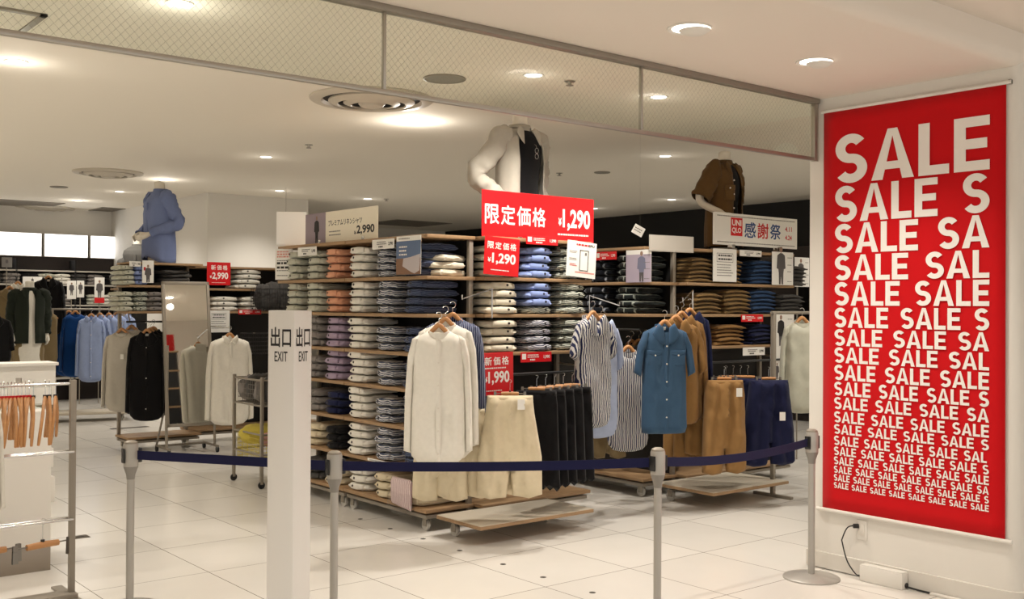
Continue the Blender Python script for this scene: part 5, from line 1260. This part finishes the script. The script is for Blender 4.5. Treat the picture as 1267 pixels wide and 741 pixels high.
put_lines(t, w*.08, w*.36, [h*.7, h*.66, h*.5, h*.46], y, h*.018, M_INKG); put_lines(t, w*.1, w*.36, [h*.34, h*.3], y, h*.02, M_INKR); rect(t, w*.3, w*.95, h*.12, h*.155, y, plain('pink_ink', srgb(220, 150, 140), .6)); rect(t, w*.6, w*.67, h*.62, h*.7, y, M_INKG)
# campaign sign
t, w, h, y = card('white campaign sign with red square logo standing on the second rack top', 882, 262, 984, 308.5, (0, 6.22, 0), 0, M_PAPER, 'campaign_sign', th=.02)
logo(t, w*.185, h*.3, w*.135, y)
for i, (c, mt) in enumerate((('感', M_INKB), ('謝', M_INKR), ('祭', M_INKB))): put_text(t, c, w*(.345+.155*i), h*.27, w*.135, h*.5, y, mt, .012)
for i, (a, b) in enumerate((('4.11', .56), ('4.24', .28))): put_text(t, a, w*.845, h*b, w*.085, h*.16, y, M_INKR, .02)
put_lines(t, w*.03, w*.97, [h*.89, h*.075], y, h*.03, M_INKG, False)
MB().box(w*.2, w*.24, -.02, .03, -.03, .01, .002).build('foot_clip', M_CHROME, t); MB().box(w*.75, w*.79, -.02, .03, -.03, .01, .002).build('foot_clip', M_CHROME, t)
t, w, h, y = card('white notice card with boxed heading hanging below the campaign sign', 882, 307, 911, 349, YE, 0, M_PAPER, 'notice_card')
m = MB(); m.tube([(a, y, b) for a, b in ((w*.16, h*.6), (w*.84, h*.6), (w*.84, h*.86), (w*.16, h*.86))], .0018, 4, closed=True); m.build('heading_box', M_INKK, t, False)
put_lines(t, w*.22, w*.78, [h*.77, h*.66], y, h*.05, M_INKK, False); put_lines(t, w*.16, w*.86, [h*.5, h*.42, h*.34, h*.26, h*.18], y, h*.025, M_INKG)
strip('white shelf label above the folded denim on the second rack', 915, 309, 942, 318, YE, 0, '2,990', False)
strip('red shelf label under the folded denim on the second rack', 917, 389, 944, 398, YE, 0, '3,990')
strip('white shelf label on the lowest shelf edge of the second rack', 919, 430, 946, 439, YE, 0, '2,990', False)
SK = plain('skin_ink', srgb(150, 120, 102), .6); GI = plain('dark_grey_ink', srgb(86, 82, 82), .6); LIN = plain('lilac_print', srgb(176, 164, 180), .5); BI = plain('slate_blue_print', srgb(92, 112, 146), .5); BRN = plain('brown_print', srgb(132, 98, 76), .5)
def photo_card(label, x0, y0, x1, y1, coat, legs, P=YE, ang=0, fx=.42, fh=.95, bg=None):
    t, w, h, y = card(label, x0, y0, x1, y1, P, ang, M_PAPER, 'photo_card')
    if bg: rect(t, 0, w, 0, h*.86, y+.0004, bg, 'photo_print')
    figure(t, w*fx, h*.02, h*fh, y, coat, SK, legs); put_lines(t, w*.72, w*.95, [h*.82, h*.6, h*.4, h*.1], y, h*.02, M_INKG); return t
photo_card('white photo card of a person in a grey shirt at the second rack top right', 955, 311, 981, 353, GI, GI, fh=1.15)
photo_card('white photo card of a person in a dark suit right of the folded jeans', 954, 388, 982, 428, M_INKK, GI)
t = photo_card('white photo card of two dressed figures lowest on the second rack edge', 953, 429, 980, 469, GI, GI, fx=.3, fh=.5); 
t = photo_card('grey photo card in a frame between the second rack and the banner wall', 983, 318, 1001, 355, GI, GI, P=(0, 6.9, 0), bg=M_PAPER)
MB().tube([(.06, .006, .02), (.06, .006, -t.location.z)], .008, 8).build('stand_pole', M_GREYM, t)
XE = (bx0-.012, 0, 0)
strip('red shelf label above the plaid shirts on the second rack', 738, 312, 763, 321, XE, D2(-90), '1,290')
photo_card('lilac photo card of a person in a grey shirt in front of the plaid shirts', 775, 310, 806, 349, plain('grey_blue_ink', srgb(116, 118, 140), .6), GI, P=XE, ang=D2(-90), fx=.62, bg=LIN)
# long side cards
XA = (ax0-.012, 0, 0); AN = D2(-90)
t, w, h, y = card('cream banner sign with a portrait and 2,990 yen on the main rack top edge', 379, 263, 468, 299, (4.42, 0, 0), AN, M_CREAM, 'banner_sign', th=.006)
a0 = on_plane(379, 263, (4.42, 0, 0), AN); b0 = on_plane(468, 250, (4.42, 0, 0), AN); zt_ = (a0[2]+b0[2])/2
for o in list(t.children): bpy.data.objects.remove(o)
t.location.z = TOP+.004; h = max(a0[2], b0[2])-TOP-.03
MB().box(0, w, -.006, 0, 0, h, .0008).build('panel', M_CREAM, t, False)
rect(t, 0, w*.30, .002, h, y, plain('mauve_print', srgb(150, 136, 146), .5), 'photo_print'); figure(t, w*.17, h*.02, h*.9, y-.0006, M_INKK, SK, M_INKK)
put_text(t, 'プレミアムリネンシャツ', w*.34, h*.52, w*.46, h*.2, y, M_INKK, .012); put_lines(t, w*.35, w*.55, [h*.33, h*.22], y, h*.035, M_INKG)
put_text(t, '2,990', w*.73, h*.16, w*.23, h*.3, y, M_INKK, .03); put_text(t, '¥', w*.695, h*.18, w*.028, h*.12, y, M_INKK)
MB().box(w*.2, w*.23, -.012, .02, -.004, .03, .002).build('foot_clip', M_CHROME, t); MB().box(w*.8, w*.83, -.012, .02, -.004, .03, .002).build('foot_clip', M_CHROME, t)
q = on_plane(361, 300, (4.42, 8.5, 0), D2(-36)); 
t, w, h, y = card('blank bright white square panel at the far end of the main rack top', 342.5, 262, 379, 303, (4.5, 8.56, 0), D2(-36), plain('bright_white_panel', srgb(250, 249, 246), .45), 'blank_panel', th=.012)
MB().box(w*.3, w*.7, -.01, .0, -.03, .004, .002).build('panel_foot', M_WHITE, t); MB().tube([(w*.31, -.006, h), (w*.31, -.006, h+.22)], .002, 6).build('support_wire', M_STEEL, t)
t, w, h, y = card('pale card with red heading and price table at the far end of the main rack', 341, 308, 362, 346, (ax0-.02, 8.6, 0), D2(-60), M_PAPER, 'price_card')
put_lines(t, w*.1, w*.9, [h*.88, h*.8, h*.72], y, h*.05, plain('pink_ink', srgb(220, 150, 140), .6)); put_lines(t, w*.1, w*.9, [h*.5, h*.36], y, h*.07, M_INKK); put_lines(t, w*.1, w*.9, [h*.6, h*.28, h*.12], y, h*.03, M_INKG)
strip('white shelf label above the far sage shirts on the main rack', 369, 306.5, 392, 315.5, XA, AN, '2,990', False)
strip('white shelf label above the blue striped shirts on the main rack', 461, 297, 488, 307, XA, AN, '2,990', False)
t, w, h, y = card('blue and brown photo card at the near end of the main rack top shelf', 491, 293, 521, 339, (ax0-.02, 0, 0), AN, M_PAPER, 'photo_card')
rect(t, 0, w, h*.42, h*.87, y, BI, 'photo_print'); rect(t, 0, w, 0, h*.42, y, BRN, 'photo_print'); put_lines(t, w*.12, w*.45, [h*.7, h*.6, h*.5], y, h*.04, M_INKW); put_lines(t, w*.1, w*.6, [h*.92], y, h*.03, M_INKG)
MB().prism([(w*.3, h*.42), (w*.6, h*.45), (w*.98, h*.52), (w*.95, h*.1), (w*.75, h*.02), (w*.62, h*.06), (w*.42, h*.15), (w*.26, h*.22)], y-.0002, y-.0006).build('cloth_print', plain('pale_cloth_print', srgb(196, 188, 190), .6), t, False)
t, w, h, y = card('white shelf card tucked by the belt near the main rack lowest shelf', 455, 566, 481, 575, XA, AN, M_PAPER, 'shelf_label'); put_lines(t, w*.1, w*.9, [h*.5, h*.2], y, h*.14, M_INKG)
# far racks
YD = (0, 11.985, 0); YCc = (0, 11.705, 0)
t, w, h, y = card('red card reading 2,990 yen on the far rack', 256, 324, 285, 353, YD, 0, M_RED)
for i, c in enumerate('新価格'): put_text(t, c, w*(.17+.25*i), h*.66, w*.2, h*.22, y, M_INKW, .012)
put_text(t, '¥', w*.12, h*.3, w*.08, h*.12, y, M_INKW, .03); put_text(t, '2,990', w*.22, h*.22, w*.68, h*.34, y, M_INKW, .05); put_lines(t, w*.2, w*.8, [h*.1], y, h*.02, M_INKW)
t, w, h, y = card('white notice card hanging above the white button-down shirt', 257, 384, 284, 411, (0, 11.97, 0), 0, M_PAPER, 'notice_card')
m = MB(); m.tube([(a, y, b) for a, b in ((w*.16, h*.6), (w*.84, h*.6), (w*.84, h*.86), (w*.16, h*.86))], .002, 4, closed=True); m.build('heading_box', M_INKK, t, False)
put_lines(t, w*.22, w*.78, [h*.77, h*.66], y, h*.05, M_INKK, False); put_lines(t, w*.16, w*.86, [h*.48, h*.38, h*.28, h*.18], y, h*.03, M_INKG)
strip('red shelf label on the far rack right of the white notice card', 295, 383, 323, 389, YD, 0, '1,990')
t, w, h, y = card('pale photo card with red mark on the far rack top shelf', 176, 322, 190, 350, YCc, 0, M_PAPER, 'photo_card'); figure(t, w*.5, h*.02, h*.8, y, GI, SK, GI); rect(t, w*.12, w*.3, h*.55, h*.7, y, M_INKR)
strip('small white shelf label on the far rack top edge', 160, 323, 174, 330, YCc, 0, '990', False)

# ------------------------------------------------------------------ back of the shop
for i, (a, b) in enumerate(((0, 53), (54, 110), (111, 160))):
    p0 = on_y(a if i else -80, 291, 18.85); p1 = on_y(min(b, 153), 291, 18.85); z0 = on_y(60, 318, 18.9)[2]; z1 = on_y(60, 289, 18.9)[2]
    t = thing('light_panel', f'glowing white lit panel high on the back wall, {("leftmost", "middle", "rightmost")[i]} of three', 'light panel', (p0[0], 18.85, z0), 0, 'lit back wall panels')
    w = p1[0]-p0[0]-.02
    MB().box(0, w, -.03, .1, 0, z1-z0, .004).build('lightbox', M_WHITE, t); MB().box(.012, w-.012, -.034, -.03, .012, z1-z0-.012).build('diffuser', glow('panel_light', (1, .97, .93, 1), BAND_E), t, False)
x0 = on_y(-60, 330, 18.7)[0]; x1 = on_y(158, 330, 18.7)[0]
zz = lambda py: on_y(80, py, 18.7)[2]
t = thing('wall_shelving', 'dark wall shelving along the back wall below the lit panels', 'shelving', (x0, 18.55, 0))
w = x1-x0
MB().box(0, w, .3, .34, 0, zz(318)).build('back_panel', plain('dark_brown_panel', srgb(44, 36, 34), .7), t, False)
for z in (.4, .95, zz(377), zz(352), zz(335)): MB().box(0, w, 0, .3, z-.025, z, .002).build('shelf', plain('white_shelf', srgb(196, 190, 180), .6), t)
for i in range(4): MB().box(w*i/3-.015, w*i/3+.015, -.0, .3, 0, zz(322)).build('side_panel', M_DARK, t)
for r_, (py, n) in enumerate(((377, 9), (352, 9))):
    for i in range(n):
        xx = x0+w*.12+(w*.86)*i/n; c = ('grey', 'white', 'black', 'dark grey', 'sage')[(i*2+r_) % 5]
        stack('s', c, 3, xx, 18.7, zz(py)+.001, 0, f'{("first", "second", "third", "fourth", "fifth", "sixth", "seventh", "eighth", "ninth")[i]} stack from left, {("lower", "upper")[r_]} back wall shelf', 'small stacks on the back wall shelving', pitch=.06, sx=1.0, sy=.75)
for i in range(12):
    p = (x0+w*.05+w*.9*i/12, 18.68, zz(379)-.12); hang_shirt('dark shirt hanging in the shaded row on the back wall', p, D2(-60), .75, .17, 'long', (C_['black'], C_['dark grey'], C_['navy'])[i % 3], 'band', 0, seed=200+i, step=.09, SL=.6, hang=False, group='shaded row on the back wall')
for i, (a, b, c, d, lb) in enumerate([(117, 343, 129, 375, 'pale photo card with red base standing on the back shelving'), (95, 347, 104, 368, 'small grey photo card at back left'), (83, 347, 94, 370, 'pale printed card beside the small grey card at back left'), (28, 342, 52, 354, 'white printed card strip behind the green-jacketed mannequin'), (2, 318, 15, 331, 'grey picture card at the far left wall end')]):
    t, w_, h_, y = card(lb, a, b, c, d, (0, 17.9-.0*i, 0), 0, M_PAPER if i != 4 else M_INKG, 'photo_card'); figure(t, w_*.5, h_*.2, h_*.7, y, GI, SK, M_INKG)
    if i == 0: rect(t, 0, w_, 0, h_*.22, y, M_RED)
    MB().tube([(w_/2, .012, -h_*0-t.location.z+.0), (w_/2, .012, .04)], .008, 6).build('stand_pole', M_GREYM, t)
# dark side of the shop on the right
t = thing('wall_shelving', 'dark brown wall cabinet behind the second rack on the black side wall', 'shelving', (13.0, 8.0, 0))
MB().box(0, .6, 0, 5.5, 0, 2.55, .01).build('carcass', plain('dark_brown_panel', srgb(44, 36, 34), .7), t)
for z in (1.1, 1.6, 2.1): MB().box(-.25, 0, .02, 5.48, z-.02, z, .002).build('shelf', M_DARK, t)
for i in range(5): MB().box(-.25, 0, 5.5*i/5, 5.5*i/5+.03, .1, 2.3, .002).build('side_panel', M_DARK, t)
t, w, h, y = card('small white ceiling-hung card tilted left of the brown-shirted mannequin', 781, 275, 795, 287, (0, 9.0, 0), D2(-30), M_PAPER, 'hanging_card', tilt=28); put_lines(t, w*.1, w*.9, [h*.6, h*.35], y, h*.1, M_INKG)
uo = (Matrix.Rotation(math.radians(28), 4, 'Y').inverted()@Vector((0, 0, ZC-t.location.z-h*.8)))
MB().tube([(w*.5, 0, h*.9), (w*.5+uo.x, 0, h*.8+uo.z)], .0004, 4).build('hanging_thread', M_STEEL, t)
t, w, h, y = card('clear acrylic sign board lying edge-on at the second rack top', 803, 290, 858, 313, (0, 6.9, 0), D2(-6), plain('grey_board', srgb(176, 170, 160), .5), 'sign_board'); rect(t, w*.02, w*.98, h*.04, h*.96, y, plain('grey_sheet', srgb(188, 182, 172), .5))

# ------------------------------------------------------------------ left foreground: counter, hanger rail
YR = 6.12
xr = 1.825; zr = lambda px, py: on_y(px, py, YR)[2]
t = thing('hanger_rail', 'square steel rail stand for empty hangers at the left front', 'clothes rail', (xr, YR, 0))
MB().box(-.016, .016, -.016, .016, .03, zr(86, 470), .002).build('post', M_GREYM, t); MB().box(-1.22-.016, -1.22+.016, -.016, .016, .03, zr(86, 470), .002).build('post', M_GREYM, t)
zr1, zr2, zr3 = zr(60, 475.5), zr(60, 560.5), zr(60, 644.5)
for z in (zr1,): MB().tube([(-1.22, 0, z), (0, 0, z)], .008, 10).build('rail', M_CHROME, t)
for z in (zr2, zr3):
    for dy in (-.03, .03): MB().tube([(-1.22, dy, z), (0, dy, z)], .007, 10).build('rail', M_CHROME, t)
MB().box(-1.25, .02, -.06, .06, .012, .04, .003).build('bottom_bar', M_GREYM, t); MB().box(-.03, .03, -.28, .28, .0, .014, .002).build('foot', M_GREYM, t); MB().box(-1.25, -1.19, -.28, .28, .0, .014, .002).build('foot', M_GREYM, t)
# wooden hangers, seen nearly edge-on
wm = MB()
for s_ in (-1, 1):
    pts = spline([(0, 0, -.055), (s_*.04, 0, -.075), (s_*.12, 0, -.16), (s_*.19, .01, -.30)], 5)
    wm.tube(pts, [.007, .008]+[.0085]*(len(pts)-4)+[.008, .007], 8)
WB = wm.mesh('bar', M_HANG); WK = MB().tube([(0, 0, -.05), (0, 0, .0)]+[(.018*math.sin(a), 0, .017-.018*math.cos(a)) for a in [i*.42 for i in range(1, 11)]], .0022, 6).mesh('hook', M_CHROME)
WC_R = MB().tube([(0, 0, -.062), (0, 0, -.042)], .013, 10).mesh('size_clip', M_INKR); WC_K = MB().tube([(0, 0, -.062), (0, 0, -.045)], .012, 10).mesh('size_clip', M_BLACK)
ow = ['leftmost', 'second from left', 'third from left', 'fourth from left', 'fifth from left', 'sixth from left', 'seventh from left', 'eighth from left', 'ninth from left', 'tenth from left', 'third from right', 'second from right', 'rightmost']
for i, px in enumerate((1, 5, 9.5, 14, 18, 22.5, 27, 31.5, 36, 41, 56, 61, 69)):
    P = on_y(px, 476, YR); tz = random.uniform(66, 84)
    hg = thing('clothes_hanger', f'empty wooden hanger on the left front rail, {ow[i]}', 'hanger', (P[0], YR, zr1-.012+.0), D2(tz), 'empty wooden hangers on the front rail')
    for nm, me in (('bar', WB), ('hook', WK), ('size_clip', WC_R if i < 9 else WC_K)):
        o = bpy.data.objects.new(nm, me); COL.objects.link(o); o.parent = hg
P = on_y(53, 646, YR-.03); clip_hanger('wooden-barred clip hanger alone on the lower front rail', (P[0], YR-.03, zr3-.007), D2(14))
P = on_y(-14, 648, YR-.03); clip_hanger('wooden-barred clip hanger cut by the left picture edge', (P[0], YR-.03, zr3-.007), D2(8))
p = on_y(-26, 495, 5.9); hang_shirt('white garment whose sleeve shows at the left picture edge', p, D2(-5), .60, .10, 'long', C_['white'], 'band', 0, seed=300, SL=.56, hang=False)
# white counter behind it
YK = 6.86; xk = on_y(63, 640, YK)[0]; zk = on_y(60, 508, YK)[2]
t = thing('service_counter', 'white counter with a metal plinth behind the left front hanger rail', 'counter', (xk, YK, 0))
MB().box(-3.2, 0, 0, .6, .0, .16, .002).build('plinth', plain('brushed_plinth', srgb(150, 140, 128), .35, .5), t); MB().box(-3.2, 0, 0, .6, .16, zk-.0, .004).build('body', M_WHITE, t)
xo = on_y(69, 480, 7.25)[0]-xk; zo = on_y(60, 452, 7.25)[2]
MB().box(-3.2, xo, .39, .56, zk, zo, .006).build('upstand', M_WHITE, t); MB().box(-3.2, xo+.01, .36, .6, zo, zo+.02, .004).build('upstand_cap', M_WHITE, t)
for i in range(3):
    P = on_y(8+22*i, 500, 7.05); hs = thing('size_stand', f'clear acrylic card holder on the white counter, {("leftmost", "middle", "rightmost")[i]} of three', 'card holder', (P[0], 7.05, zk+.001), D2(-10*i), 'card holders on the counter')
    MB().box(-.06, .06, -.03, .03, 0, .006, .001).build('base', clear('acrylic', (.92, .95, .95, 1)), hs, False); MB().box(-.055, .055, -.004, .0, .006, .15, .001).build('sheet', clear('acrylic', (.92, .95, .95, 1)), hs, False); MB().box(-.05, .05, -.0065, -.0045, .03, .13).build('insert', M_PAPER, hs, False)
P = on_y(22, 490, 7.0); ds = thing('counter_dispenser', 'round white dispenser standing on the white counter', 'dispenser', (P[0], 6.98, zk+.001))
MB().lathe([(0, 0), (.05, 0), (.05, .02), (.03, .03), (.05, .06), (.07, .1), (.06, .15), (.02, .17), (0, .17)], seg=28).build('globe', M_WHITE, ds); MB().lathe([(0, .168), (.018, .168), (.018, .2), (0, .2)], seg=16).build('nozzle', M_STEEL, ds)
P = on_y(73, 600, 6.95); gl = thing('bag_holder', 'white wire bag holder fixed to the right side of the counter', 'bag holder', (xk+.002, 6.98, .0))
MB().box(0, .05, -.02, .14, .40, .56, .004).build('tray', M_WHITE, gl); MB().box(0, .04, -.02, .14, .62, .74, .004).build('tray', M_WHITE, gl)
MB().tube(spline([(.005, .06, .74), (.06, .06, .80), (.05, .06, .95), (.005, .06, 1.0)], 5), .003, 6).build('wire_loop', M_CHROME, gl)
# floor fittings
for i, (px, py) in enumerate(((445.7, 642), (482.8, 654), (523.5, 666.6), (568.7, 681), (622.5, 698), (672, 714), (733, 733))):
    q = on_z(px, py, 0); t = thing('floor_stud', f'small dark round floor stud, {("farthest", "second", "third", "fourth", "fifth", "sixth", "nearest")[i]} in the row before the main rack', 'floor stud', (q[0], q[1], 0), 0, 'floor studs')
    MB().lathe([(0, .0015), (.016, .0015), (.02, 0), (0, 0)], seg=20).build('cap', plain('stud_metal', srgb(70, 64, 58), .5, .4), t)
for a, b, c, d, lb in ((88, 667, 107, 662, 'dark metal floor duct cover right of the left front rail'), (143, 527.5, 178, 531, 'dark floor duct cover under the black coats')):
    q = on_z((a+c)/2, (b+d)/2, 0); t = thing('floor_duct_cover', lb, 'floor cover', (q[0], q[1], 0)); L_ = .13 if a < 100 else .5
    MB().box(-L_/2, L_/2, -.05, .05, 0, .003, .001).build('plate', plain('duct_plate', srgb(96, 88, 80), .4, .5), t); MB().box(-L_/2+.03, L_/2-.03, -.006, .006, .003, .004).build('slot', M_BLACK, t, False)
# pink striped packs at the corner of the bottom shelf
q = on_x(498, 610, ax0-.02); t = thing('packed_shirt', 'pink striped shirt in a clear bag hanging over the main rack bottom corner', 'packed shirt', (ax0-.028, q[1], .168), AN)
MB().puff([(-.13, .0), (.13, -.03), (.14, .18), (.12, .2), (-.12, .2), (-.14, .16)], .022, .5, .03, .022, .01, 4, 0).build('shirt', C_['pink'], t, True, 80)
MB().puff([(-.17, -.05), (-.05, -.075), (.1, -.07), (.17, -.02), (.14, .1), (-.16, .1)], .028, .5, .03, .024, .014, 8, -.002, 2).build('clear_bag', clear('plastic_film', (.93, .92, .92, 1)), t, True, 80)
